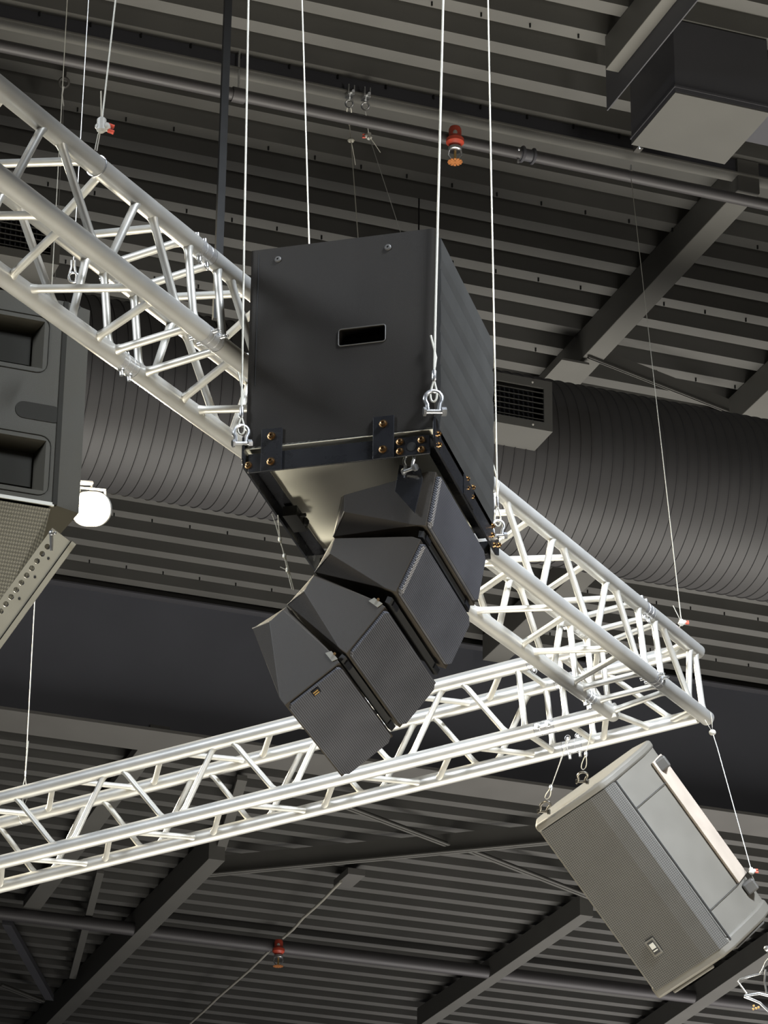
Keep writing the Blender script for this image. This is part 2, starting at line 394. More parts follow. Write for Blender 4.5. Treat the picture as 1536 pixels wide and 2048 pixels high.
# supply registers on the duct
def register(pxr, pyr, width, label, slats=6):
    bf = DB-DR-.20
    n_ = hB
    q = on_plane(pxr, pyr, hB*bf, n_)          # lower right corner of the face
    cR = q@hC; zb = q[2]; H = .262
    r = thing('duct_register', label, 'air vent', hC*(cR-width/2)+hB*bf+Z*zb)
    m = MB()
    fw = .042
    for a in (((cR-width, cR), (zb, zb+fw)), ((cR-width, cR), (zb+H-fw, zb+H)), ((cR-width, cR-width+fw), (zb+fw, zb+H-fw)), ((cR-fw, cR), (zb+fw, zb+H-fw))):
        cbox(m, a[0], (bf, bf+.012), a[1])
    m.build('face_frame', 'ductlight', r, smooth=False)
    m = MB(); cbox(m, (cR-width, cR), (bf+.012, bf+.27), (zb, zb+.005)); cbox(m, (cR-width, cR), (bf+.012, bf+.27), (zb+H-.005, zb+H))
    cbox(m, (cR-width, cR-width+.005), (bf+.012, bf+.27), (zb+.005, zb+H-.005)); cbox(m, (cR-.005, cR), (bf+.012, bf+.27), (zb+.005, zb+H-.005))
    m.build('casing', 'ductlight', r, smooth=False)
    m = MB(); cbox(m, (cR-width+.01, cR-.01), (bf+.12, bf+.13), (zb+.01, zb+H-.01)); m.build('backing', 'dark', r, smooth=False)
    for i in range(slats):
        zz = zb+fw+.012+(H-2*fw-.01)*i/slats
        m = MB(); a = hC*(cR-width+fw)+hB*(bf+.004)+Z*zz
        m.prism([a, a+hB*.032+Z*.013, a+hB*.032+Z*.016, a+Z*.004], hC*(width-2*fw)); m.build('slat', 'ductlight', r, smooth=False)
    k = 0; nv = int((width-2*fw)/.024)
    m = MB()
    for k in range(1, nv):
        cbox(m, (cR-width+fw+k*.024-.0015, cR-width+fw+k*.024+.0015), (bf+.05, bf+.08), (zb+fw, zb+H-fw))
    o = m.build('rear_vanes', 'girder', r, smooth=False); o['kind'] = 'stuff'
    for a in (cR-.10, ):
        for zz in (zb+.02, zb+H-.02):
            m = MB(); m.ball(hC*a+hB*bf+Z*zz, .006, 8); m.build('screw', 'white', r)
register(1105.5, 863.7, .60, 'grey duct register with dark slats right of the big black cabinet')
register(118, 530, .55, 'grey duct register seen through the upper left truss')

# dark hanging post
pt = P(456, 0, 12.4); m = MB(); pbm = P(456, 700, 12.4); pl_ = V(pt[0], pt[1], 0)
tt = on_line(449, 640, pl_, Z); m.box(pl_, hC, hB, Z, (-.014, .014), (-.01, .01), (max(tt, 6), 9.9))
tag(m.build('hanging_post', 'dark', origin=(pt[0], pt[1], 9.9), smooth=False), 'thin dark vertical post hanging from the roof behind the upper left truss', 'post')

# ================================================================== TRUSS
RT = np.array([[.439, .8959, .0682], [-.8927, .4436, -.08], [-.1019, -.0258, .9945]])
e1 = unit(RT[0]); e2 = unit(RT[1]-e1*(RT[1]@e1)); e3 = np.cross(e1, e2)
TO = V(1.0745, 10.145, 5.607); S = .24
RC, RBR = .0250, .0103
def brace(A, B, parent, r=RBR):
    d = unit(B-A); A2 = A+d*.019; B2 = B-d*.019
    m = MB(); L = np.linalg.norm(B2-A2)
    m.path([A2, A2+d*.012, A2+d*.022, B2-d*.022, B2-d*.012, B2], [r*1.38, r*1.12, r, r, r*1.12, r*1.38], 14)
    return m.build('brace', 'alu_brace', parent, angle=60)
def coupler(C, d, pin, parent, both=True):
    m = MB(); m.lathe(C-d*.036, d, [(.0246, 0), (.0246, .02), (.0236, .021), (.0236, .024), (.0248, .025), (.0248, .047), (.0236, .048), (.0236, .051), (.0246, .052), (.0246, .072)], 28)
    cp = m.build('coupler', 'chrome', parent, angle=30)
    for s_ in (-.019, .019):
        p = C+d*s_; m = MB(); m.tube(p-pin*.036, p+pin*.042, .0058, 12); m.tube(p+pin*.024, p+pin*.028, .009, 12); m.build('pin', 'zinc', cp)
        m = MB()
        sd = unit(np.cross(pin, d)); m.ring(p-pin*.034, sd, .010, .0013, 14, 6); m.build('clip', 'zinc', cp)
def section(name, label, base, d, chords, t0, t1, nodes, rot, joint_at=None, pins=None):
    """box truss section.  base: outer bottom corner, d: direction from the corner, chords: offsets of four chords in ring order"""
    mid = base+d*(t0+t1)/2
    root = thing(name, label, 'truss', mid+V(0, 0, 0), 'silver box truss sections')
    del root['group']
    g0, g1 = .037, .037
    for off in chords:
        m = MB(); m.tube(base+off+d*(t0+(g0 if 0 in joint_at else 0)), base+off+d*(t1-(g1 if 1 in joint_at else 0)), RC, 32)
        m.build('chord', 'alu', root)
    P_ = .4345
    for f in range(4):
        ca, cb = chords[f], chords[(f+1) % 4]
        # nodes on a at na, on b half a pitch later
        na, nb = nodes
        seq = sorted([(t, 0) for t in na]+[(t, 1) for t in nb])
        for (ta, ka), (tb, kb) in zip(seq[:-1], seq[1:]):
            if ka == kb: continue
            ia = .030; A = base+(ca, cb)[ka]+d*(ta+ia); B = base+(ca, cb)[kb]+d*(tb-ia)
            brace(A, B, root)
        for t in (t0+.075, t1-.075): brace(base+ca+d*t, base+cb+d*t, root)
    return root
chT1 = [S*e3, 0*e3, S*e2, S*e2+S*e3]           # near-top, near-bottom, far-bottom, far-top
chT2 = [S*e3-S*e1, -S*e1, 0*e3, S*e3]           # near-top, near-bottom, far-bottom, far-top
def nodes_for(t0, n, first):
    na = [t0+first+.4345*k for k in range(n)]
    nb = [t0+.10]+[t0+first+.4345*(k+.5) for k in range(n-1)]
    return na, nb
na = [.745+.4345*k for k in range(6)]+[3.335]; nb = [.545]+[.962+.4345*k for k in range(6)]
s_mid = section('box_truss', 'silver box truss passing behind the black cabinet towards the right corner', TO, -e1, chT1, .44, 3.44, (na, nb), 0, (0, 1))
na = [3.73+.43*k for k in range(6)]; nb = [3.565]+[3.955+.43*k for k in range(5)]+[6.33]
s_left = section('box_truss', 'nearest silver box truss entering at the left picture edge', TO, -e1, chT1, 3.44, 6.44, (na, nb), 0, (0,))
na = [.79+.445*k for k in range(6)]+[3.36]; nb = [.575]+[1.01+.445*k for k in range(6)]
s_low = section('box_truss', 'long silver box truss running low across the picture under the four speakers', TO, e2, chT2, .47, 3.47, (na, nb), 0, (0,))
# couplers
PIN1 = [e3, unit(e2), e3, unit(e2)]
for i, off in enumerate(chT1):
    coupler(TO+off-e1*3.44, -e1, PIN1[i] if i != 2 else -e3, s_mid)
    coupler(TO+off-e1*.44, -e1, PIN1[i] if i != 2 else -e3, s_mid)
for i, off in enumerate(chT2): coupler(TO+off+e2*.47, e2, (e3, -e1, -e3, -e1)[i], s_low)
# thin joint ring marks on single chords
for C, d, par in ((TO+S*e3-e1*3.955, e1, s_left), (TO+S*e3+e2*on_line(47, 1643, TO+S*e3, e2), e2, s_low)):
    m = MB(); m.ring(C, d, RC+.0012, .0022, 32, 8); m.build('cable_tie', 'zinc', par)
# corner piece
cn = thing('corner_truss', 'silver truss corner block joining the two trusses at far right', 'truss', TO)
for off in chT1:
    far = (off@e2) > .1
    st = -.045 if not far else .24-.0
    m = MB(); m.tube(TO+off-e1*(.44-.037), TO+off-e1*(-.045 if not far else .205), RC, 32); m.build('chord', 'alu', cn)
for i, off in enumerate(chT2):
    near = i < 2
    t_in = (S-.024) if near else .02
    m = MB(); m.tube(TO+off+e2*(.47-.037), TO+off+e2*t_in, RC, 32); m.build('chord', 'alu', cn)
Ot, Ob = TO+S*e3, TO
It, Ib = TO+S*e3-S*e1+S*e2, TO-S*e1+S*e2
pairs = [(Ot+e1*.01, Ob+e1*.01), (It, Ib), (Ot-e1*.37, Ob-e1*.37), (Ot+e2*.395, Ob+e2*.395),
         (Ot-e1*.306, Ob-e1*.10), (Ot-e1*.035, Ob-e1*.13),
         (Ot+e2*.33, Ob+e2*.10),
         (Ot-S*e1+e2*.395, Ob-S*e1+e2*.395), (Ot+S*e2-e1*.37, Ob+S*e2-e1*.37), (Ot-S*e1+e2*.36, Ib+V(0, 0, 0)),
         (Ob-e1*.37, Ob+S*e2-e1*.37), (Ob-S*e1+e2*.395, Ob+e2*.395), (Ot-e1*.37, Ot+S*e2-e1*.37), (Ot-S*e1+e2*.395, Ot+e2*.395),
         (Ob-e1*.07, Ob+e2*.13), (Ot-e1*.07, Ot+e2*.13), (Ob-e1*.30, Ib), (Ot-e1*.30, It), (Ob+e2*.19, Ib-e2*.0), (Ot+e2*.19, It),
         (Ob+e2*.36, Ob-S*e1+e2*.25), (Ot+e2*.36, Ot-S*e1+e2*.25)]
for a, b_ in pairs: brace(a, b_, cn)

# ================================================================== hardware helpers
def plumb(px, py, A):
    """point on the pixel ray closest to the vertical through A"""
    t = on_line(px, py, A, Z); p = A+Z*t; return P(px, py, (p-CAM)@FWD)
def wire_to(A, px, py, ztop):
    B = plumb(px, py, A); d = (B-A)/(B[2]-A[2]); return A+d*(ztop-A[2])
def wobble(A, B, n, amp):
    out = []
    for i in range(n+1):
        t = i/n; p = A+(B-A)*t
        if 0 < i < n: p = p+V(random.uniform(-amp, amp), random.uniform(-amp, amp), 0)
        out.append(p)
    return out
def teardrop(top, bottom, w, side, n=22):
    d = bottom-top; L = np.linalg.norm(d); out = []
    for k in range(n):
        t = 2*math.pi*k/n
        yy = .5-.5*math.cos(t); xx = math.sin(t)*(yy**.75)*w*.5
        out.append(top+d*yy+side*xx)
    return out
def gripper(parent_or_none, C, d, side, s=1., red=1):
    m = MB(); m.path([C-d*.016*s, C-d*.012*s, C+d*.012*s, C+d*.016*s], [.005*s, .009*s, .009*s, .005*s], 12)
    m.ball(C+side*.010*s, .009*s, 10); m.ball(C-side*.006*s-d*.006*s, .007*s, 10)
    g_ = m.build('gripper', 'white', parent_or_none)
    for k in (-1, 1):
        m = MB(); m.tube(C+side*.014*s+d*.006*s*k, C+side*.026*s+d*.006*s*k, .0042*s, 10); m.build('release_button', 'red', g_)
    return g_
def shackle(label, C, up, side, s=1., group=None, mt='zinc'):
    """bow shackle: bow towards up, pin below; C = pin centre"""
    r = thing('shackle', label, 'shackle', C, group)
    m = MB(); pts = []
    for k in range(15):
        t = math.radians(-40+260*k/14); pts.append(C+up*.026*s+side*.016*s*math.cos(t)+up*.016*s*math.sin(t))
    pts = [C+side*.0105*s]+pts+[C-side*.0105*s]
    m.path(pts, .0042*s, 10); m.build('bow', mt, r)
    m = MB(); m.tube(C-side*.019*s, C+side*.017*s, .0045*s, 12); m.tube(C+side*.015*s, C+side*.024*s, .0085*s, 6); m.build('pin', mt, r)
    m = MB(); m.tube(C-side*.019*s, C-side*.014*s, .0085*s, 6); m.build('nut', mt, r)
    return r
CR = RGT  # sideways direction for small round hardware
def rope(label, name, A, B, r, thimble=.05, mt='wire', tail=.10, sw=.022, n=10, group=None, amp=.0006):
    """A lower end (eye), B upper end"""
    d = unit(B-A); w = thing(name, label, 'wire rope', A, group)
    eye = A+d*thimble
    m = MB(); m.path(wobble(eye, B, n, amp), r, 8); m.build('strand', mt, w)
    if thimble:
        m = MB(); m.path(teardrop(eye, A-d*.004, sw, RGT), r*.95, 8, closed=True); m.build('eye_loop', mt, w)
        m = MB(); m.path([eye-d*.004, eye, eye+d*.022, eye+d*.026], [r*1.4, r*2.2, r*2.2, r*1.4], 10); m.build('ferrule', 'zinc', w)
    if tail:
        m = MB(); s0 = eye+d*.02; m.path([s0, s0+d*tail*.4+RGT*.004, s0+d*tail+RGT*.002-RGT*.012], r*.85, 8); m.build('tail', mt, w)
    return w

# ================================================================== THE FLOWN CLUSTER
Q0 = P(863, 888, 7.7)
def Q(a, b, c): return Q0+h1*a+h2*b+Z*c
# ---- subwoofer
SX0, SX1, SY0, SY1, SZ0, SZ1 = -.462, .004, .0, .600, .040, .588
sub = thing('subwoofer', 'big black subwoofer cabinet hanging on four wires in its steel frame', 'loudspeaker', Q(-.23, .3, SZ0))
def roundrect(cx, cz, w, h, r, n=4):
    pts = []
    for (sx, sz, a0) in ((1, 1, 0), (-1, 1, 90), (-1, -1, 180), (1, -1, 270)):
        for k in range(n+1):
            a = math.radians(a0+90*k/n); pts.append((cx+sx*(w/2-r)+r*math.cos(a), cz+sz*(h/2-r)+r*math.sin(a)))
    return pts
# near face with a handle slot
hc = on_plane(724, 671, Q0, h2)-Q0; hx, hz = hc@h1, hc@Z; hw, hh = .118, .046
slot = roundrect(hx, hz, hw, hh, .007)
m = MB()
outer = []
N_ = len(slot)
# ring of quads between the slot outline and the panel rectangle
def to_rect(x, z):
    dx, dz = (x-hx)/(hw/2), (z-hz)/(hh/2)
    if abs(dx) >= abs(dz):
        xx = SX1 if dx > 0 else SX0; zz = (SZ1+SZ0)/2+(SZ1-SZ0)/2*dz/abs(dx)
    else:
        zz = SZ1 if dz > 0 else SZ0; xx = (SX1+SX0)/2+(SX1-SX0)/2*dx/abs(dz)
    return xx, zz
ang = [to_rect(x, z) for x, z in slot]
# snap the nearest outer points to the true corners
for cxn, czn in ((SX1, SZ1), (SX0, SZ1), (SX0, SZ0), (SX1, SZ0)):
    i = min(range(N_), key=lambda k: (ang[k][0]-cxn)**2+(ang[k][1]-czn)**2); ang[i] = (cxn, czn)
vs = [Q(x, 0, z) for x, z in slot]+[Q(x, 0, z) for x, z in ang]+[Q(x, .05, z) for x, z in slot]
fs = [(k, (k+1) % N_, N_+(k+1) % N_, N_+k) for k in range(N_)]+[(k, (k+1) % N_, 2*N_+(k+1) % N_, 2*N_+k) for k in range(N_)]
m.add(vs, fs)
m.add([Q(x, .05, z) for x, z in slot], [tuple(range(N_))])
m.build('side_panel', 'subface', sub, angle=30)
m = MB(); m.ring(Q(0, 0, 0), Z, .01, .01, 4, 4); 
m = MB(); rp = [Q(x, -.0012, z) for x, z in slot]; m.path(rp, .0014, 6, closed=True); m.build('handle_rim', 'tspk_dark', sub)
m = MB()
m.quad(Q(SX0, SY0, SZ1), Q(SX1, SY0, SZ1), Q(SX1, SY1, SZ1), Q(SX0, SY1, SZ1))
m.quad(Q(SX0, SY1, SZ0), Q(SX1, SY1, SZ0), Q(SX1, SY1, SZ1), Q(SX0, SY1, SZ1))
m.quad(Q(SX0, SY0, SZ0), Q(SX0, SY1, SZ0), Q(SX0, SY1, SZ1), Q(SX0, SY0, SZ1))
m.quad(Q(SX1, SY0, SZ0), Q(SX1, SY1, SZ0), Q(SX1, SY1, SZ1), Q(SX1, SY0, SZ1))
m.build('shell', 'subface', sub, smooth=False)
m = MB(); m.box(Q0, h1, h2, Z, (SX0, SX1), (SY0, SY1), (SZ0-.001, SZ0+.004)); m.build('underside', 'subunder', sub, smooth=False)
# vertical panel joint on near face
m = MB(); m.box(Q0, h1, h2, Z, (SX0+.018, SX0+.020), (-.0008, .001), (.21, SZ1-.012)); m.build('panel_joint', 'dark', sub, smooth=False)
for (px, py) in ((556, 519), (776, 495)):
    p = on_plane(px, py, Q0, h2); m = MB(); m.lathe(p, -h2, [(.0085, 0), (.0085, .002), (.006, .004), (.003, .004), (.0028, .002)], 16)
    m.build('recessed_bolt', 'tspk_dark', sub)
# folded front grille on the right-hand face, seven shallow folds
m = MB(); nf = 6; pr = []
for i in range(nf):
    za = SZ0+.012+(SZ1-SZ0-.024)*i/nf; zb = SZ0+.012+(SZ1-SZ0-.024)*(i+1)/nf
    pr += [(.008, za), (.0115, za+(zb-za)*.35), (.0105, zb-.002)]
pr.append((.006, SZ1-.012))
pa = [Q(SX1+x_, .028, z_) for x_, z_ in pr]; pb2 = [Q(SX1+x_, .588, z_) for x_, z_ in pr]
n = len(pr); m.add(pa+pb2+[Q(SX1, .028, SZ0+.012), Q(SX1, .028, SZ1-.012), Q(SX1, .588, SZ0+.012), Q(SX1, .588, SZ1-.012)],
      [(i, i+1, n+i+1, n+i) for i in range(n-1)]+[tuple(range(n))+(2*n+1, 2*n), tuple(range(n, 2*n))+(2*n+3, 2*n+2)])
m.build('front_grille', 'subgrille', sub, smooth=False)
# ---- flying frame
fr = thing('flying_frame', 'black steel flying frame bolted under the big subwoofer', 'rigging frame', Q(-.23, .3, -.02))
def fbox(name, x, y, z, mt='blackgloss', bv=.0015, parent=None):
    m = MB(); m.box(Q0, h1, h2, Z, x, y, z); return m.build(name, mt, parent or fr, smooth=False, bevel=bv)
fbox('rail', (-.455, -.004), (.0, .006), (-.024, .026)); fbox('rail_lip', (-.455, -.004), (.006, .035), (.021, .026))
fbox('rail', (-.455, -.004), (.624, .630), (-.024, .026)); fbox('rail_lip', (-.455, -.004), (.595, .624), (-.024, -.019))
m = MB(); m.prism([Q(.006, -.012, .068), Q(.006, -.012, .010), Q(.006, .0, -.010), Q(.006, .632, -.012), Q(.006, .655, -.004), Q(.006, .655, .05), Q(.006, .60, .036), Q(.006, .05, .036), Q(.006, .02, .068)], h1*.006)
m.build('side_plate', 'blackgloss', fr, smooth=False, bevel=.0012)
m = MB(); m.prism([Q(-.468, -.012, .068), Q(-.468, -.012, .010), Q(-.468, .0, -.010), Q(-.468, .632, -.012), Q(-.468, .655, -.004), Q(-.468, .655, .05), Q(-.468, .60, .036), Q(-.468, .05, .036), Q(-.468, .02, .068)], h1*.006)
m.build('side_plate', 'blackgloss', fr, smooth=False, bevel=.0012)
fbox('inner_rail', (-.462, -.430), (.03, .60), (.022, .027)); fbox('inner_rail', (-.030, .004), (.03, .60), (.022, .027))
def bolt(p, n_, par, s=1.):
    m = MB(); m.lathe(p, n_, [(.0105*s, 0), (.0105*s, .0015), (.0075*s, .002), (.0075*s, .007*s), (.0045*s, .0085*s), (.0035*s, .0085*s), (.003*s, .005*s)], 12); m.build('bolt', 'brass', par, angle=40)
for (pl, x0, x1) in ((None, 521, 563), (None, 745, 787)):
    a = (on_plane(x0, 935, Q0-h2*.006, h2)-Q0)@h1; b_ = (on_plane(x1, 920, Q0-h2*.006, h2)-Q0)@h1
    bk = thing('x', None, None, Q0) if False else None
    m = MB(); m.box(Q0, h1, h2, Z, (a, b_), (-.007, -.001), (-.027, .085)); br = m.build('bracket', 'blackgloss', fr, smooth=False, bevel=.001)
    bolt(Q((a+b_)/2, -.007, .064), -h2, br); bolt(Q((a+b_)/2, -.007, -.004), -h2, br)
for (px, py) in ((800, 884), (800, 903), (843, 880), (843, 899), (497, 931)):
    bolt(on_plane(px, py, Q0, h2), -h2, fr, .9)
m = MB(); p = on_plane(823, 893, Q0, h2); m.tube(p-h2*.0008, p+h2*.001, .0115, 20); m.build('shackle_hole', 'dark', fr)
pl2 = Q(.012, 0, 0)
for (px, py) in ((876, 868), (878, 890), (934, 958), (934, 976), (945, 975), (943, 994), (984, 1052), (984, 1070), (988, 1090), (997, 1090)):
    bolt(on_plane(px, py, pl2, h1), h1, fr, .8)
m = MB(); pa_ = on_plane(926, 950, pl2, h1); yy = (pa_-Q0)@h2; m.box(Q0, h1, h2, Z, (.012, .016), (yy, yy+.10), (-.008, .045)); m.build('splice_plate', 'blackgloss', fr, smooth=False, bevel=.001)
# rear bracket seen under the cabinet
fbox('rear_bracket', (-.44, -.36), (.56, .626), (-.05, -.024)); fbox('rear_bracket', (-.09, -.02), (.56, .626), (-.05, -.024))
# clamp under left rail
kx = Q(-.445, .33, .0)
m = MB(); m.box(kx, h1, h2, Z, (-.006, .03), (-.05, .05), (-.012, .014)); m.ball(kx+h2*-.035+h1*.02, .012, 10); m.ball(kx+h2*.02+h1*.03, .012, 10); m.tube(kx+h2*-.02+h1*.0, kx+h2*-.02+h1*.045, .005, 8)
m.build('cable_clamp', 'dark', fr)

# ---- four curved-array speakers.  profile points (h1, z) in the near side plane
K0 = .05; WID = .49
cabs = [
    dict(F0=(-.001, -.050), F1=(-.026, -.188), B0=(-.245, -.073), B1=(-.263, -.176)),
    dict(F0=(-.038, -.222), F1=(-.098, -.351), B0=(-.263, -.181), B1=(-.307, -.264)),
    dict(F0=(-.123, -.386), F1=(-.215, -.496), B0=(-.308, -.269), B1=(-.373, -.341)),
    dict(F0=(-.232, -.517), F1=(-.362, -.612), B0=(-.374, -.346), B1=(-.458, -.394)),
]
labs = ['topmost of the four black array speakers, right under the steel frame',
        'second black array speaker down with pale perforated grille edge',
        'third black array speaker down, between two ribbed neighbours',
        'lowest black array speaker with a small gold badge on its ribbed grille']
for ci, (c, lab) in enumerate(zip(cabs, labs)):
    F0, F1, B0_, B1_ = [np.array(c[k]) for k in ('F0', 'F1', 'B0', 'B1')]
    cen = (F0+F1+B0_+B1_)/4
    r = thing('array_speaker', lab, 'loudspeaker', Q(cen[0], K0+WID/2, cen[1]), 'curved array of four speakers'); del r['group']
    def pt(p, y): return Q(p[0], K0+y, p[1])
    fd = unit(F1-F0); bk = unit((B0_+B1_)/2-(F0+F1)/2)
    nrm = np.array([-fd[1], fd[0]]);
    if nrm@bk > 0: nrm = -nrm                       # outward front normal in (h1, z)
    S0, S1 = F0-nrm*.022, F1-nrm*.022               # where the straight front part ends
    ins = .034                                       # side panels step in towards the back
    bu = B0_+(B1_-B0_)*.06; bl = B0_+(B1_-B0_)*.80
    a0 = bu-bk*.018+0; a1 = B1_+(B0_-B1_)*.45-bk*.028
    a0 = B0_+(B1_-B0_)*.12-bk*.020
    vs = []
    def sidev(y_out, y_in):
        return [pt(S0, y_out), pt(S1, y_out), pt(a0, y_out), pt(a1, y_out), pt(B0_, y_in), pt(B1_, y_in)]
    v = sidev(0, ins)+sidev(WID, WID-ins)+[pt(F0, 0), pt(F1, 0), pt(F0, WID), pt(F1, WID)]
    f = [(0, 1, 3, 2), (0, 2, 4), (2, 3, 5, 4), (3, 1, 5),
         (6, 8, 9, 7), (6, 10, 8), (8, 10, 11, 9), (9, 11, 7),
         (0, 4, 10, 6), (1, 7, 11, 5), (4, 5, 11, 10),
         (12, 13, 1, 0), (14, 6, 7, 15), (12, 0, 6, 14), (13, 15, 7, 1), (12, 14, 15, 13)]
    m = MB(); m.add(v, f); m.build('cabinet', 'cab', r, smooth=False, bevel=.0012)
    # bent grille plate, corners cut
    G0, G1 = F0+fd*.003, F1-fd*.003
    def gp(t, y, n_=.0): return pt(G0+(G1-G0)*t+nrm*n_, y)
    m = MB()
    cut = .05
    gpts = [gp(.06, .004), gp(.94, .004), gp(1, .02), gp(1, WID-.03), gp(.9, WID-.004), gp(.1, WID-.004), gp(0, WID-.03), gp(0, .02)]
    ex = (h1*nrm[0]+Z*nrm[1])*.009
    m.prism(gpts, ex); m.build('grille', 'grille', r, smooth=False, bevel=.0015)
    if ci < 2:
        m = MB(); gp2 = [gp(.07, .0045, .0092), gp(.93, .0045, .0092), gp(.97, .022, .0094), gp(.03, .022, .0094)]
        m.prism(gp2, (h1*nrm[0]+Z*nrm[1])*.001); m.build('perforated_edge', 'grilledots', r, smooth=False)
    # black gasket strips between grille and neighbours, rigging tabs
    if ci >= 2:
        q = pt(S0, -.002); tx = h1*fd[0]+Z*fd[1]; nx = h1*nrm[0]+Z*nrm[1]
        m = MB(); m.prism([q-tx*.002+nx*.012, q+tx*.012+nx*.008, q+tx*.012-nx*.020, q-tx*.002-nx*.014], h2*.002); m.build('link_tab', 'bar', r, smooth=False)
        m = MB(); m.tube(q-tx*.004-nx*.002, q-tx*.004-nx*.002-h2*.003, .0035, 10); m.build('link_pin', 'brass', r)
    m = MB(); m.path([pt(B1_+0, ins), pt(a1, -.001)], .0012, 6); m.build('edge_line', 'cabedge', r)  # pale line drawn along the lower back bevel
    if ci < 3:
        m = MB(); q = pt((F1+cabs[ci+1]['F0'])/2-nrm*.010, .0)
        m.box(q, h1*fd[0]+Z*fd[1], h2, h1*nrm[0]+Z*nrm[1], (-.008, .008), (.01, WID-.02), (-.004, .008)); m.build('hinge_strip', 'black', r, smooth=False)
        for yy in (.035, WID-.06):
            m = MB(); q2 = q+h2*yy+(h1*nrm[0]+Z*nrm[1])*.009
            m.box(q2, h1*fd[0]+Z*fd[1], h2, h1*nrm[0]+Z*nrm[1], (-.006, .006), (-.01, .03), (-.002, .003)); m.build('hinge', 'blackgloss', r, smooth=False)
    if ci == 3:
        nx = h1*nrm[0]+Z*nrm[1]; tx = h1*fd[0]+Z*fd[1]
        q = on_plane(631, 1383, pt(G0, 0)+nx*.0095, nx)
        m = MB(); m.box(q, tx, h2, nx, (-.010, .010), (-.014, .014), (0, .002)); bd = m.build('badge', 'blackgloss', r, smooth=False)
        for dy in (-.007, .004):
            m = MB(); m.box(q, tx, h2, nx, (-.007, .007), (dy, dy+.005), (.002, .0032)); m.build('badge_bar', 'gold', bd, smooth=False)
# link plate from frame to array
lp = [(950, 130), (1060, 150), (1073, 205), (1030, 385), (925, 268)]
pp_ = [on_plane(440+a/2.648, 880+b_/2.648, Q(0, .036, 0), h2) for a, b_ in lp]
m = MB(); m.prism(pp_, h2*.006); tag(m.build('link_plate', 'blackgloss', smooth=False, bevel=.001), 'black steel link plate hanging from the frame shackle onto the top array speaker', 'rigging plate')
p = on_plane(818, 935, Q(0, .02, 0), h2)
shackle('white shackle in the frame rail hole holding the black link plate', p-Z*.006+h2*-.0, Z, unit(h1*.6+h2*-.3), 1.0)
# loose safety cable behind
pth = [(556, 1030), (560, 1079), (565, 1096), (569, 1112), (575, 1140), (584, 1178)]
zz_ = [P(x_, y_, 7.95) for x_, y_ in pth]
sc = thing('safety_cable', 'thin pale twisted cable hanging from the frame behind the array speakers', 'cable', zz_[0])
m = MB(); m.path(zz_, .0016, 8); m.path([P(544, 1028, 7.95), P(552, 1050, 7.95), P(561, 1083, 7.95), P(572, 1118, 7.95), P(588, 1180, 7.95)], .0014, 8); m.build('strand', 'wire', sc)
for i in (1, 3, 4):
    m = MB(); m.ball(zz_[i], .005, 8, (1, 1, 1.6)); m.build('crimp', 'wire', sc)
m = MB(); m.path([zz_[4]-RGT*.002, zz_[4]-RGT*.018+Z*.008], .0012, 6); m.build('tail', 'wire', sc)

# ---- four wires with shackles
fl_ = Q(-.470, -.014, .050); fr_ = Q(.008, -.014, .078); rr_ = Q(.010, .650, .050); rl_ = Q(-.466, .650, .050)
a = wire_to(fl_+Z*.035, 497, 0, 9.9); rope('white wire holding the near left corner of the black subwoofer', 'wire_rope', fl_+Z*.028, a, .0026, .045)
a = wire_to(fr_+Z*.035, 886, 0, 9.9); rope('thickest white wire, running up the near right edge of the black subwoofer', 'wire_rope', fr_+Z*.030, a, .0030, .055)
a = wire_to(rr_+Z*.035, 976, 0, 9.9); rope('white wire holding the far right corner of the black subwoofer', 'wire_rope', rr_+Z*.030, a, .0022, .055)
a = wire_to(rl_+Z*.035, 604, 0, 9.9); rope('white wire rising from behind the top edge of the black subwoofer', 'wire_rope', rl_+Z*.028, a, .0021, .045)
shackle('steel shackle on the near left corner of the black frame', fl_, Z, unit(RGT+FWD*.4), 1.15)
shackle('white shackle on the near right corner of the black frame', fr_, Z, unit(RGT+FWD*.2), 1.3)
shackle('brassy shackle on the far right corner of the black frame', rr_, Z, unit(RGT+FWD*.2), 1.0)

# ================================================================== LOWER RIGHT SPEAKER
d0 = 10.15
LA = P(1069, 1652, d0)
Ld = unit(P(1314, 1993, d0-.02)-LA); Ws = unit(np.cross(FWD, Ld)); 
if Ws@RGT < 0: Ws = -Ws
Ds = unit(np.cross(Ld, Ws)); 
if Ds@FWD < 0: Ds = -Ds
LEN = np.linalg.norm(P(1314, 1993, d0-.02)-LA)+.012
ms = thing('monitor_speaker', 'grey moulded loudspeaker hanging tilted from the truss corner at lower right', 'loudspeaker', LA)
def sp3(u, v, l): return LA+Ws*u+Ds*v+Ld*l
flat = [(0, 0), (.19, -.062), (.245, -.072), (.283, -.058)]
side = [(.290, -.052), (.415, .075), (.452, .165), (.40, .27), (.10, .28), (.01, .20)]
poly = flat+side
m = MB(); m.prism([sp3(u*.985+.002, v+.006, .022) for u, v in poly], Ld*(LEN-.044)); m.build('enclosure', 'tspk', ms, smooth=True, angle=25, bevel=.004)
# grille: three facets following the front
m = MB(); gg = [(.006, -.003), (.19, -.0665), (.245, -.0765), (.280, -.0635)]
ga = [sp3(u, v, .028) for u, v in gg]; gb2 = [sp3(u, v, LEN-.028) for u, v in gg]
m.add(ga+gb2, [(i, i+1, 5+i, 4+i) for i in range(3)]); gr_ = m.build('grille', 'tspk_g', ms, angle=60, solid=.002) if 'tspk_g' in MAT else None
if gr_ is None:
    MAT['tspk_g'] = mat('perforated_speaker_grille', (.082, .078, .069), .6, .1, .06, 12, .3, 900, dots=(unit(Ld+Ws), unit(Ld-Ws), 110, .62))
    gr_ = m.build('grille', 'tspk_g', ms, smooth=False, solid=.002)
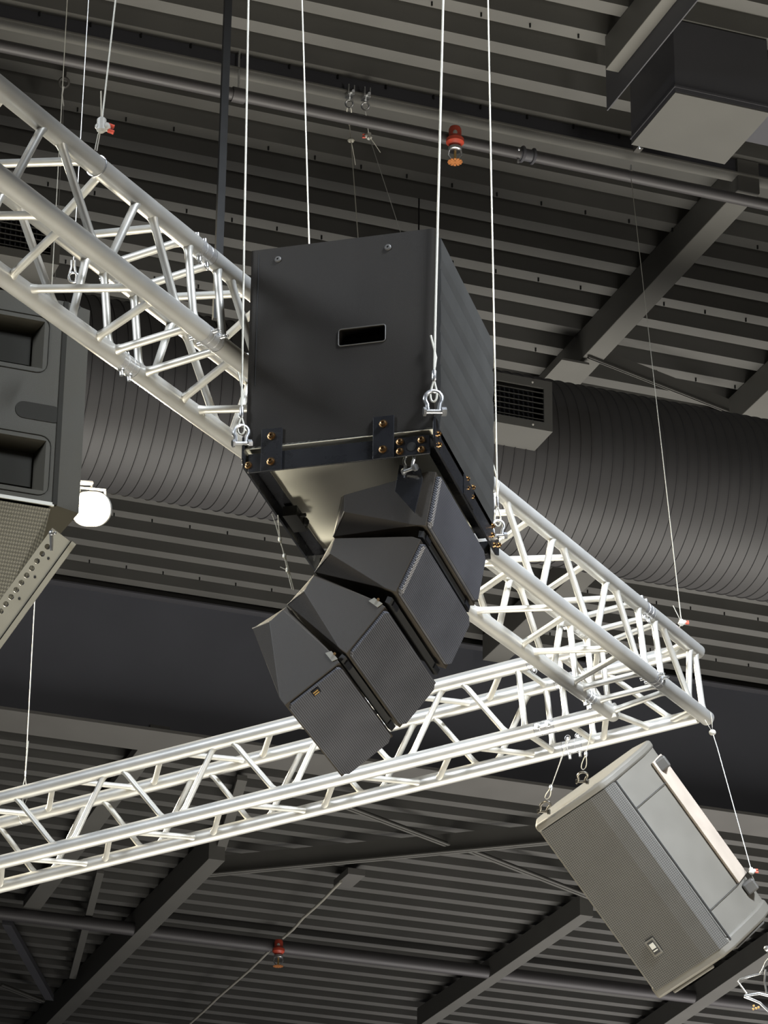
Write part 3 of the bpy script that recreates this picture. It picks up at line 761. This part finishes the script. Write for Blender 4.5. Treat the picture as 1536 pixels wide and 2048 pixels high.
# groove round the grille
m = MB(); m.path([sp3(.287, -.060, .03), sp3(.289, -.058, LEN-.03)], .0035, 8); m.build('groove', 'dark', ms)
# end caps
for (l0, l1, nm) in ((0, .030, 'top_cap'), (LEN-.045, LEN, 'bottom_cap')):
    m = MB(); m.prism([sp3(u*1.005-.001, v*1.0-.004 if v < 0 else v, l0) for u, v in poly], Ld*(l1-l0)); m.build(nm, 'tspk', ms, angle=25, bevel=.009)
for l in (.135, LEN-.14):
    m = MB(); m.path([sp3(.292, -.0525, l), sp3(.414, .0725, l)], .0012, 6); m.build('panel_seam', 'dark', ms)
# rear shell strip, its lamplight put into the pale colour, and feet
m = MB(); ra = [(.418, .070), (.458, .165), (.45, .172), (.41, .078)]
m.prism([sp3(u, v, .06) for u, v in ra], Ld*(LEN-.20)); m.build('rear_shell', 'tspk_rear', ms, smooth=False, bevel=.003)
for l in (.075, LEN-.115):
    m = MB(); m.box(sp3(.43, .085, l), Ws, Ds, Ld, (-.012, .030), (0, .055), (-.012, .028)); m.build('foot', 'tspk_dark', ms, smooth=False, bevel=.006)
m = MB(); m.prism([sp3(u, v, LEN) for u, v in [(.05, -.01), (.20, -.055), (.20, .1), (.05, .1)]], Ld*.012); m.build('end_plate', 'tspk', ms, smooth=False, bevel=.004)
m = MB(); m.prism([sp3(u, v, LEN) for u, v in [(.29, -.03), (.41, .085), (.38, .15), (.25, .1)]], Ld*.010); m.build('end_plate', 'tspk_dark', ms, smooth=False, bevel=.004)
# logo badge
fn = unit(np.cross(Ld, sp3(.19, -.0665, 0)-sp3(.006, -.003, 0)));
if fn@FWD > 0: fn = -fn
fw_ = unit(np.cross(fn, Ld)); 
if fw_@RGT < 0: fw_ = -fw_
q = on_plane(1308, 1894, sp3(.1, -.0365, .3), fn)+fn*.003
m = MB(); m.box(q, fw_, Ld, fn, (-.016, .016), (-.028, .028), (0, .002)); m.build('badge_frame', 'tspk', ms, smooth=False, bevel=.001)
m = MB(); m.box(q, fw_, Ld, fn, (-.011, .011), (-.022, .022), (.002, .003)); bdg = m.build('badge', 'black', ms, smooth=False)
m = MB(); m.box(q, fw_, Ld, fn, (-.008, .008), (-.015, .004), (.003, .004)); m.build('badge_mark', 'white', bdg, smooth=False)
m = MB(); m.box(q, fw_, Ld, fn, (-.008, .008), (.009, .013), (.003, .004)); m.build('badge_mark', 'white', bdg, smooth=False)
# suspension of that speaker
def hang(lab_w, lab_s, top_px, mid_px, sh_px, dt, ds, smt='darksteel'):
    T = P(*top_px, dt); Sx = P(*sh_px, ds); Mx = P(*mid_px, (dt+ds)/2)
    w = thing('wire_sling', lab_w, 'wire rope', T)
    m = MB(); m.path([T, P((top_px[0]+mid_px[0])/2+1, (top_px[1]+mid_px[1])/2, (dt*.7+ds*.3)), Mx], .0013, 8); m.path([T+RGT*.01+Z*.01, Mx], .0011, 8); m.build('strand', 'thinwire', w)
    Sx2 = Sx+unit(Mx-Sx)*.035
    m = MB(); m.path([Mx]+teardrop(Mx, Sx2, .022, RGT, 14)[1:]+[Mx], .0014, 8); m.build('eye_loop', 'wire', w)
    m = MB(); m.ball(Mx, .006, 10, (1, 1, 1.8)); m.build('ferrule', 'zinc', w)
    shackle(lab_s, Sx-Z*.012, unit(Mx-Sx), unit(RGT-FWD*.3), .95, mt=smt)
hang('left thin wire sling from the lower truss to the tilted grey speaker', 'dark shackle on the upper left corner of the tilted grey speaker', (1134, 1478), (1102, 1575), (1086, 1616), 10.05, 10.13)
hang('right thin wire sling from the truss chord end to the tilted grey speaker', 'bright shackle on the upper edge of the tilted grey speaker, beside its grille', (1186, 1440), (1172, 1508), (1163, 1556), 10.0, 10.12)
# sling loop lines over the chord
A_ = P(1417, 1428, 10.72); Bq = P(1503, 1742, 10.25)
w = thing('wire_sling', 'thin wire from the outer truss corner down to the rear of the tilted grey speaker', 'wire rope', A_)
bl_ = P(1425, 1465, 10.66)
m = MB(); m.path([bl_, P(1436, 1500, 10.6), Bq], .0016, 8); m.build('strand', 'thinwire', w)
m = MB(); m.path([P(1410, 1440, 10.70), bl_, P(1424, 1440, 10.70), P(1421, 1425, 10.72)], .0014, 8); m.build('choke_loop', 'wire', w)
m = MB(); m.ball(bl_, .012, 12, (1, 1, .85)); m.build('stopper', 'white', w)
gripper(w, Bq, unit(bl_-Bq), RGT, .8)
m = MB(); m.path([Bq, P(1505, 1762, 10.3), P(1512, 1782, 10.3), P(1512, 1770, 10.3), P(1504, 1752, 10.28)], .0016, 8); m.build('eye_loop', 'wire', w)
# metal bracket in the corner
def rp(a, b_, d=10.6): return P(1380+a/5.02, 1640+b_/5.02, d)
w = thing('wire_bracket', 'bright bent wire bracket at the lower right picture corner', 'bracket', rp(600, 1700))
for pts, r_ in (([(800, 1380), (760, 1430), (735, 1490), (700, 1545), (600, 1570), (500, 1600), (478, 1618), (570, 1745)], .0035), ([(545, 1768), (640, 1750), (700, 1742), (790, 1765)], .0045), ([(545, 1772), (620, 1800), (700, 1835), (800, 1930)], .0045), ([(760, 1500), (748, 1620), (770, 1740)], .0035)):
    m = MB(); m.path([rp(a, b_) for a, b_ in pts], r_, 8); m.build('bent_rod', 'zinc', w)
m = MB(); 
for a, b_ in ((640, 1865), (665, 1890), (635, 1898), (690, 1880)): m.ball(rp(a, b_), .004, 8)
m.build('bead_terminal', 'gold', w)
m = MB(); m.ball(rp(770, 1290), .01, 8); m.path([rp(770, 1290), rp(800, 1380)], .004, 8); m.build('knuckle', 'zinc', w)

# ================================================================== LEFT SIDE: big hanging speakers, lamp, bar
dl = 8.7
PA = P(-190, 960, dl)                      # cabinet basis in the hall grid, vertical
kC, kB = unit(hC*.97+hB*-.0), hB
lb = P(106, 1010, dl)                      # lower right corner of the big face
def LQ(a, b, c): return lb+hC*a+hB*b+Z*c
ls = thing('line_array_speaker', 'big dusty black speaker with two hand cups hanging at the left picture edge', 'loudspeaker', LQ(-.3, .2, 0))
HT = .62
cups = []
for (pa, pb_) in (((-60, 640), (84, 745)), ((-60, 878), (86, 990))):
    p0 = on_plane(pb_[0], pb_[1], lb, hB)-lb; p1 = on_plane(pb_[0], pa[1], lb, hB)-lb
    cups.append((p0@hC, (p0@Z+.012), p1@Z-.004))
pso = on_plane(24, 815, lb, hB)-lb
# face made of strips so the cups are real recesses
m = MB()
xs0 = -.75
zc = []
def fq(x0, x1, z0_, z1_): m.quad(LQ(x0, 0, z0_), LQ(x1, 0, z0_), LQ(x1, 0, z1_), LQ(x0, 0, z1_))
(xa, za0, za1), (xb, zb0, zb1) = cups[1], cups[0]
cw = .18
fq(xs0, 0, 0, za0); fq(xa, 0, za0, za1); fq(xs0, xa-cw, za0, za1)
fq(xs0, 0, za1, zb0); fq(xb, 0, zb0, zb1); fq(xs0, xb-cw, zb0, zb1); fq(xs0, 0, zb1, HT)
m.build('side_panel', 'lspk', ls, smooth=False)
for (x1_, z0_, z1_) in ((xa, za0, za1), (xb, zb0, zb1)):
    m = MB(); x0_ = x1_-cw; i_ = .022
    o_ = [LQ(x0_, 0, z0_), LQ(x1_, 0, z0_), LQ(x1_, 0, z1_), LQ(x0_, 0, z1_)]; n_ = [LQ(x0_+i_, .05, z0_+i_), LQ(x1_-i_, .05, z0_+i_), LQ(x1_-i_, .05, z1_-i_), LQ(x0_+i_, .05, z1_-i_)]
    m.add(o_+n_, [(0, 1, 5, 4), (1, 2, 6, 5), (2, 3, 7, 6), (3, 0, 4, 7), (4, 5, 6, 7)])
    cp = m.build('hand_cup', 'lspk', ls, smooth=False)
    m = MB(); m.box(LQ(0, 0, 0), hC, hB, Z, (x0_+i_+.004, x1_-i_-.004), (.044, .049), (z0_+i_+.004, z1_-i_-.004)); m.build('cup_floor', 'lspk_dark', cp, smooth=False)
    m = MB(); rr = roundrect((x0_+x1_)/2, (z0_+z1_)/2, cw+.028, z1_-z0_+.028, .03); m.path([LQ(x, -.001, z) for x, z in rr], .0012, 6, closed=True); m.build('cup_outline', 'lspk_dark', ls)
# dark grip slot running to the edge
zs = pso@Z; m = MB(); rr = roundrect(-.055, zs, .13, .05, .024, 6); m.prism([LQ(x, -.0015, z) for x, z in rr], hB*.003); m.build('grip_slot', 'lspk_dark', ls)
# rest of the body with angled front strip
kd = unit(hC*.90+hB*.32)
m = MB(); e0 = LQ(.008, .0, 0); e1_ = e0+kd*.075
m.quad(e0, e1_, e1_+Z*HT, e0+Z*HT); m.quad(e1_, LQ(.05, .40, 0), LQ(.05, .40, HT), e1_+Z*HT)
m.quad(LQ(xs0, 0, 0), LQ(0, 0, 0), e0, e1_, LQ(.05, .4, 0), LQ(xs0, .4, 0)); m.quad(LQ(xs0, 0, HT), LQ(0, 0, HT), e0+Z*HT, e1_+Z*HT, LQ(.05, .4, HT), LQ(xs0, .4, HT))
m.quad(LQ(xs0, .4, 0), LQ(.05, .4, 0), LQ(.05, .4, HT), LQ(xs0, .4, HT)); m.quad(LQ(xs0, 0, 0), LQ(xs0, .4, 0), LQ(xs0, .4, HT), LQ(xs0, 0, HT))
m.build('body', 'lspk', ls, smooth=False)
m = MB(); m.box(lb, hC, hB, Z, (-.003, .011), (-.004, .008), (0, HT)); m.build('edge_channel', 'lspk_dark', ls, smooth=False, bevel=.002)
m = MB(); m.box(lb, hC, hB, Z, (xs0, .002), (-.003, .004), (-.004, .006)); m.build('bottom_trim', 'bar', ls, smooth=False)
# lower speaker with perforated grille facing down
MAT['lgrille'] = mat('round_hole_grille', (.10, .097, .08), .55, .2, .06, 12, .5, 900, dots=(unit(hC+Z), unit(hC-Z), 95, .6))
l2 = thing('line_array_speaker', 'lower speaker with perforated grille under the big one, left picture edge', 'loudspeaker', LQ(-.3, .1, -.2))
g0 = [LQ(-.75, .0, -.012), LQ(-.006, .0, -.012), LQ(-.0, .14, -.115), LQ(-.10, .30, -.29), LQ(-.75, .30, -.29)]
m = MB(); m.prism(g0, unit(hB+Z*.45)*.02); m.build('grille', 'lgrille', l2, smooth=False)
m = MB(); m.prism([p+unit(hB+Z*.45)*.022 for p in g0], unit(hB+Z*.45)*.22); m.build('enclosure', 'lspk', l2, smooth=False, bevel=.004)
# perforated rigging bar
db = 8.35
bA, bB = P(-60, 1318, db+.05), P(121, 1068, db)
bx = unit(bB-bA); by = unit(np.cross(FWD, bx)); by = by if by@UPV > 0 else -by; bn = unit(np.cross(bx, by)); bn = bn if bn@FWD < 0 else -bn
bar = thing('perforated_bar', 'pale perforated steel bar slanting down to the left picture edge', 'rigging bar', bB)
L_ = np.linalg.norm(bB-bA); cell = .0232; ncell = int(L_/cell); wv = .024
m = MB(); oct_ = [(math.cos(math.radians(22.5+45*k))*.0078, math.sin(math.radians(22.5+45*k))*.0078) for k in range(8)]
for i in range(ncell):
    cx = bB-bx*(cell*(i+.5)+.035)+by*.008
    sq = [(cell/2, wv*.21), (cell/2*.42, wv/2), (-cell/2*.42, wv/2), (-cell/2, wv*.21), (-cell/2, -wv*.21), (-cell/2*.42, -wv/2), (cell/2*.42, -wv/2), (cell/2, -wv*.21)]
    vs = [cx+bx*a+by*b_ for a, b_ in oct_]+[cx+bx*a+by*b_ for a, b_ in sq]
    cr_ = [cx+bx*a*cell/2+by*b_*wv/2 for a, b_ in ((1, 1), (-1, 1), (-1, -1), (1, -1))]
    m.add(vs+cr_, [(k, (k+1) % 8, 8+(k+1) % 8, 8+k) for k in range(8)]+[(8, 16, 9), (10, 17, 11), (12, 18, 13), (14, 19, 15)])
m.build('hole_strip', 'bar', bar, smooth=False, solid=.004)
m = MB(); m.box(bB+by*.008, -bx, by, bn, (0, L_), (-.040, -.012), (-.002, .002)); m.box(bB+by*.008, -bx, by, bn, (0, .035), (-.012, .012), (-.002, .002))
m.box(bB+by*.008, -bx, by, bn, (0, L_), (.012, .018), (-.002, .002)); m.build('flange', 'bar', bar, smooth=False)
m = MB(); m.box(bB+by*.008, -bx, by, bn, (-.004, L_), (-.056, -.043), (-.004, .008)); m.build('lower_lip', 'bar', bar, smooth=False)
m = MB(); m.box(bB+by*.008, -bx, by, bn, (0, L_), (-.043, -.040), (-.014, -.004)); m.build('shadow_gap', 'dark', bar, smooth=False)
for s_ in (.07, .13, .20):
    m = MB(); m.tube(bB-bx*s_-by*.012+bn*.001, bB-bx*s_-by*.012+bn*.0032, .0035, 10); m.build('slot', 'dark', bar)
m = MB(); q = P(103, 1066, db-.03); m.ball(q, .008, 10); m.ball(q+RGT*.009, .004, 8); m.tube(q, q-UPV*.045, .006, 10, .004); m.build('bolt', 'zinc', bar)
# floodlight
LP = P(181, 1018, 9.35)
fd_ = thing('floodlight', 'glowing warm floodlight beside the big speaker at left', 'lamp', LP)
lx, ly, lz = RGT, UPV, FWD
toC = unit(CAM-LP)
m = MB(); rr = roundrect(0, 0, .116, .102, .048, 8); m.prism([LP+lx*a+ly*b_ for a, b_ in rr], lz*.05); m.build('housing', 'lampbody', fd_, bevel=.003)
m = MB(); rr = roundrect(0, 0, .108, .094, .045, 8); m.prism([LP+lx*a+ly*b_-lz*.001 for a, b_ in rr], -lz*.006); m.build('lens', 'lamp', fd_)
m = MB(); m.path([LP-lx*.034+lz*.02, LP-lx*.034+lz*.02+ly*.062, LP+lx*.040+lz*.02+ly*.054, LP+lx*.040+lz*.02], .005, 8); m.build('yoke', 'bar', fd_)
m = MB(); m.path([LP+ly*.055+lz*.02, LP+ly*.075+lz*.03, LP+ly*.08-lx*.10-lz*.25], .007, 8); m.build('mount_arm', 'lampbody', fd_)
pl_l = bpy.data.lights.new('flood_beam', 'POINT'); pl_l.energy = 60; pl_l.color = (1, .88, .66); pl_l.shadow_soft_size = .05
po = bpy.data.objects.new('flood_beam', pl_l); COL.objects.link(po); po.location = tuple(LP-lz*.10+ly*.0)

# ================================================================== other wires, clamps, grippers, sprinklers
# truss pick near upper left
tA = TO+S*e3-e1*3.99+Z*.026
gC = plumb(203, 250, tA)
w = thing('wire_rope', 'white wire with a red buttoned gripper holding the upper left truss', 'wire rope', tA)
tp = P(231, 0, (gC-CAM)@FWD+.15); dd = (tp-gC)/(tp[2]-gC[2])
m = MB(); m.path(wobble(gC, gC+dd*(9.9-gC[2]), 8, .0005), .0021, 8); m.build('strand', 'wire', w)
m = MB(); m.path([gC, P(196, 270, (gC-CAM)@FWD), P(190, 300, (gC-CAM)@FWD), P(194, 302, (gC-CAM)@FWD), P(200, 268, (gC-CAM)@FWD), gC], .0014, 8); m.build('choke_loop', 'wire', w)
m = MB(); m.path([gC, P(202, 182, (gC-CAM)@FWD)], .0016, 8); m.build('tail', 'wire', w)
gripper(w, gC, Z, RGT*.9-UPV*.35, 1.25)
# thin wire behind it ending in hooks above the left speaker
hk = P(147, 520, 9.3)
w = thing('wire_rope', 'thin grey wire ending in a silver snap hook seen through the upper left truss', 'wire rope', hk)
tp = P(177, 0, 9.7); dd = (tp-hk)/(tp[2]-hk[2])
m = MB(); m.path([hk, hk+dd*(9.9-hk[2])], .0013, 8); m.build('strand', 'thinwire', w)
m = MB()
for sx in (-.006, .004): m.path([hk+RGT*sx, hk+RGT*sx-UPV*.02, hk+RGT*(sx*2.2)-UPV*.045, hk+RGT*sx*1.5-UPV*.062], .003, 8)
m.ring(hk-UPV*.05+RGT*.0, FWD, .014, .0033, 16, 8, 200, 520); m.build('snap_hook', 'zinc', w)
m = MB(); m.path([P(158, 612, 8.75), P(128, 665, 8.72)], .006, 8)
tag(m.build('strut', 'dark'), 'short dark strut under the upper left truss above the speaker', 'strut')
# far clamp upper left
q = at_z(128, 165, 9.82)
w = thing('beam_clamp', 'small dark beam clamp with a wire near the upper left picture edge', 'clamp', q)
m = MB(); m.ring(q, FWD, .022, .007, 14, 8); m.tube(q+Z*.02, q+Z*.075, .009, 8); m.build('clamp_body', 'tspk_dark', w)
m = MB(); m.path([q-Z*.02, at_z(124, 190, 9.78), at_z(127, 212, 9.74)], .004, 8); m.path([at_z(127, 212, 9.74), plumb(110, 560, at_z(127, 212, 9.74))], .0015, 6); m.build('strand', 'thinwire', w)
# two silver clamps above the cabinet
for i, (px, py, lab) in enumerate(((699, 186, 'left one of two silver beam clamps above the black subwoofer'), (731, 191, 'right one of two silver beam clamps above the black subwoofer'))):
    q = at_z(px, py, 9.80)
    w = thing('beam_clamp', lab, 'clamp', q)
    m = MB(); m.box(q, hC, hB, Z, (-.016, -.011), (-.03, .02), (-.022, .03)); m.box(q, hC, hB, Z, (.011, .016), (-.03, .02), (-.022, .03)); m.box(q, hC, hB, Z, (-.011, .011), (-.03, .02), (-.022, -.010))
    m.build('jaw', 'zinc', w, smooth=False, bevel=.001)
    m = MB(); m.tube(q-hB*.03-Z*.01, q-hB*.055-Z*.02, .007, 8); m.tube(q-Z*.02, q-Z*.045, .006, 8); m.build('clamp_screw', 'zinc', w)
    m = MB(); m.ring(q-Z*.058, FWD, .017, .0045, 18, 8); m.build('eye', 'zinc', w)
# wire from left clamp to the truss
q = at_z(699, 222, 9.745); k = plumb(702, 281, q); b3 = plumb(716, 475, q); b3 = P(716, 475, (q-CAM)@FWD-.9)
w = thing('wire_rope', 'grey wire with an open eye dropping from the left silver clamp behind the subwoofer', 'wire rope', q)
m = MB(); m.path(teardrop(at_z(699, 252, 9.7), at_z(698, 212, 9.75), .030, RGT, 20), .0032, 8, closed=True); m.build('eye_loop', 'wire', w)
kk = P(702, 281, (q-CAM)@FWD); m = MB(); m.path([at_z(699, 250, 9.7), kk, b3, b3+(b3-kk)*.6], .0024, 8); m.build('strand', 'wire', w)
m = MB(); m.ball(kk, .017, 12, (1, 1, .6)); m.build('stopper', 'bar', w)
m = MB(); m.path([kk, P(706, 300, (q-CAM)@FWD), P(711, 330, (q-CAM)@FWD)], .002, 8); m.build('tail', 'wire', w)
q = at_z(732, 235, 9.73); kk = P(738, 272, (q-CAM)@FWD); b3 = P(803, 470, (q-CAM)@FWD-.9)
w = thing('wire_rope', 'thin dark wire with a white gripper dropping from the right silver clamp', 'wire rope', q)
m = MB(); m.path([at_z(731, 222, 9.74), kk, b3, b3+(b3-kk)*.6], .0016, 8); m.build('strand', 'thinwire', w)
m = MB(); m.path([kk, P(749, 287, (q-CAM)@FWD), P(761, 305, (q-CAM)@FWD)], .0018, 8); m.build('tail', 'wire', w)
gripper(w, kk, Z, -RGT, 1.2)
m = MB(); m.ball(P(736, 246, (q-CAM)@FWD), .008, 8); m.build('ferrule', 'zinc', w)
# thin wire on the right to the truss end
tE = TO+S*e3-e1*on_line(1362, 1268, TO+S*e3, -e1)+Z*.026
topp = at_z(1261, 346, 9.72)
w = thing('wire_rope', 'thin wire from the upper pipe down to the right end of the truss', 'wire rope', tE)
gl = P(1363, 1245, (tE-CAM)@FWD)
m = MB(); m.path([gl, topp], .0016, 8); m.path([gl, P(1346, 1211, (tE-CAM)@FWD)], .0013, 8); m.build('strand', 'wire', w)
m = MB(); m.path([gl, tE], .0015, 8); m.build('choke_loop', 'wire', w)
gripper(w, gl, unit(topp-gl), RGT, .95)
gripper(w, topp, Z, -RGT, 1.1)
m = MB(); m.path([topp, at_z(1262, 330, 9.76)], .004, 8); m.build('link', 'zinc', w)
q = at_z(1276, 296, 9.74); w = thing('beam_clamp', 'small silver clamp at the near corner of the ventilation box', 'clamp', q)
m = MB(); m.box(q, hC, hB, Z, (-.012, .02), (-.02, .03), (-.01, .03)); m.build('jaw', 'tspk_dark', w, smooth=False, bevel=.002)
m = MB(); m.ball(q-hB*.02-Z*.008, .01, 8); m.build('clamp_screw', 'zinc', w)
# lower-left truss wire
tB = TO+S*e3-S*e1+e2*on_line(48, 1580, TO+S*e3-S*e1, e2)+Z*.027
up_ = P(70, 1195, (tB-CAM)@FWD+.2); dd = (up_-tB)/(up_[2]-tB[2])
w = thing('wire_rope', 'thin white wire holding the left end of the long low truss', 'wire rope', tB)
m = MB(); m.path([tB+dd*.03, tB+dd*(9.0-tB[2])], .0018, 8); m.path([tB+dd*.03, tB+dd*.16+RGT*.004], .0014, 8); m.build('strand', 'wire', w)
m = MB(); m.path([tB+dd*.03, tB+dd*.05], .0032, 8); m.build('ferrule', 'zinc', w)
m = MB(); m.path([tB+dd*.03, tB-e1*0+RGT*-.01-Z*.02, tB+RGT*.0-Z*.085, tB+RGT*.012-Z*.05, tB+dd*.03], .0012, 8); m.build('choke_loop', 'wire', w)
# sprinklers
def sprinkler(label, q, s=1., hose=None, metal='zinc'):
    w = thing('sprinkler', label, 'sprinkler', q)
    dn = -Z
    m = MB(); m.lathe(q, dn, [(.020*s, -.03*s), (.024*s, -.02*s), (.024*s, .010*s), (.034*s, .022*s), (.034*s, .036*s), (.022*s, .050*s), (.018*s, .052*s)], 20); b_ = m.build('body', 'red', w, angle=30)
    m = MB(); pp = q+Z*.004*s-FWD*.0245*s; m.ball(pp, .009*s, 10, (1, .3, 1.4), (RGT, FWD, UPV)); m.build('label_mark', 'white', b_)
    m = MB(); m.lathe(q+dn*.052*s, dn, [(.020*s, 0), (.026*s, .006*s), (.026*s, .018*s), (.020*s, .022*s)], 18); m.build('collar', metal, w)
    for sx in (-1, 1):
        m = MB(); m.path([q+dn*.07*s+RGT*.022*s*sx, q+dn*.09*s+RGT*.026*s*sx, q+dn*.118*s+RGT*.006*s*sx], .0035*s, 8); m.build('yoke_arm', metal, w)
    m = MB(); m.tube(q+dn*.074*s, q+dn*.115*s, .005*s, 10); m.build('bulb', 'gold', w)
    m = MB(); c_ = q+dn*.120*s
    for k in range(12):
        a = 2*math.pi*k/12; dr = RGT*math.cos(a)+unit(np.cross(Z, RGT))*math.sin(a); tn = np.cross(Z, dr)
        m.prism([c_+dr*.008*s-tn*.003*s, c_+dr*.028*s-tn*.005*s, c_+dr*.028*s+tn*.005*s, c_+dr*.008*s+tn*.003*s], Z*.002*s)
    m.tube(c_, c_+Z*.003*s, .012*s, 16); m.build('deflector', 'orange', w, smooth=False)
    return w
ps = on_line(905, 262, hB*pb+Z*9.66, hC); q = hC*ps+hB*(pb-.055)+Z*9.655
sprinkler('red sprinkler head with orange deflector on the pipe right of the thickest wire', q, 1.25)
q = hC*on_line(550, 1889, hB*fp+Z*8.9, hC)+hB*(fp-.09)+Z*8.88
sprinkler('small red sprinkler head between two lengths of grey hose at the bottom', q, 1.35)
hp = [(682, 1763), (668, 1777), (646, 1800), (629, 1816), (607, 1835), (586, 1859), (566, 1876)]
m = MB(); m.path([at_z(x_, y_, 8.86) for x_, y_ in hp], .010, 10); tag(m.build('flexible_hose', 'hose'), 'upper length of pale grey hose climbing right from the small sprinkler', 'hose')
hp = [(540, 1900), (519, 1921), (497, 1942), (466, 1969), (437, 1994), (410, 2020), (370, 2056)]
m = MB(); m.path([at_z(x_, y_, 8.86) for x_, y_ in hp], .010, 10); tag(m.build('flexible_hose', 'hose'), 'lower length of pale grey hose running down left from the small sprinkler', 'hose')
# pipe clamp beside the right sprinkler pipe
ps = on_line(1045, 305, hB*pb+Z*9.66, hC); q = hC*ps+hB*pb+Z*9.66
w = thing('pipe_clamp', 'dark round pipe clamp on the sprinkler pipe in the upper right', 'clamp', q)
m = MB(); m.ring(q, hC, .034, .008, 20, 8); m.ring(q+hC*.055, hC, .034, .007, 20, 8); m.tube(q-hC*.012, q+hC*.066, .030, 20); m.build('band', 'girder', w)
m = MB(); m.tube(q-Z*.034-hC*.02, q-Z*.05-hC*.02, .006, 8); m.ball(q-hB*.034-hC*.03, .007, 8); m.build('bolt', 'zinc', w)
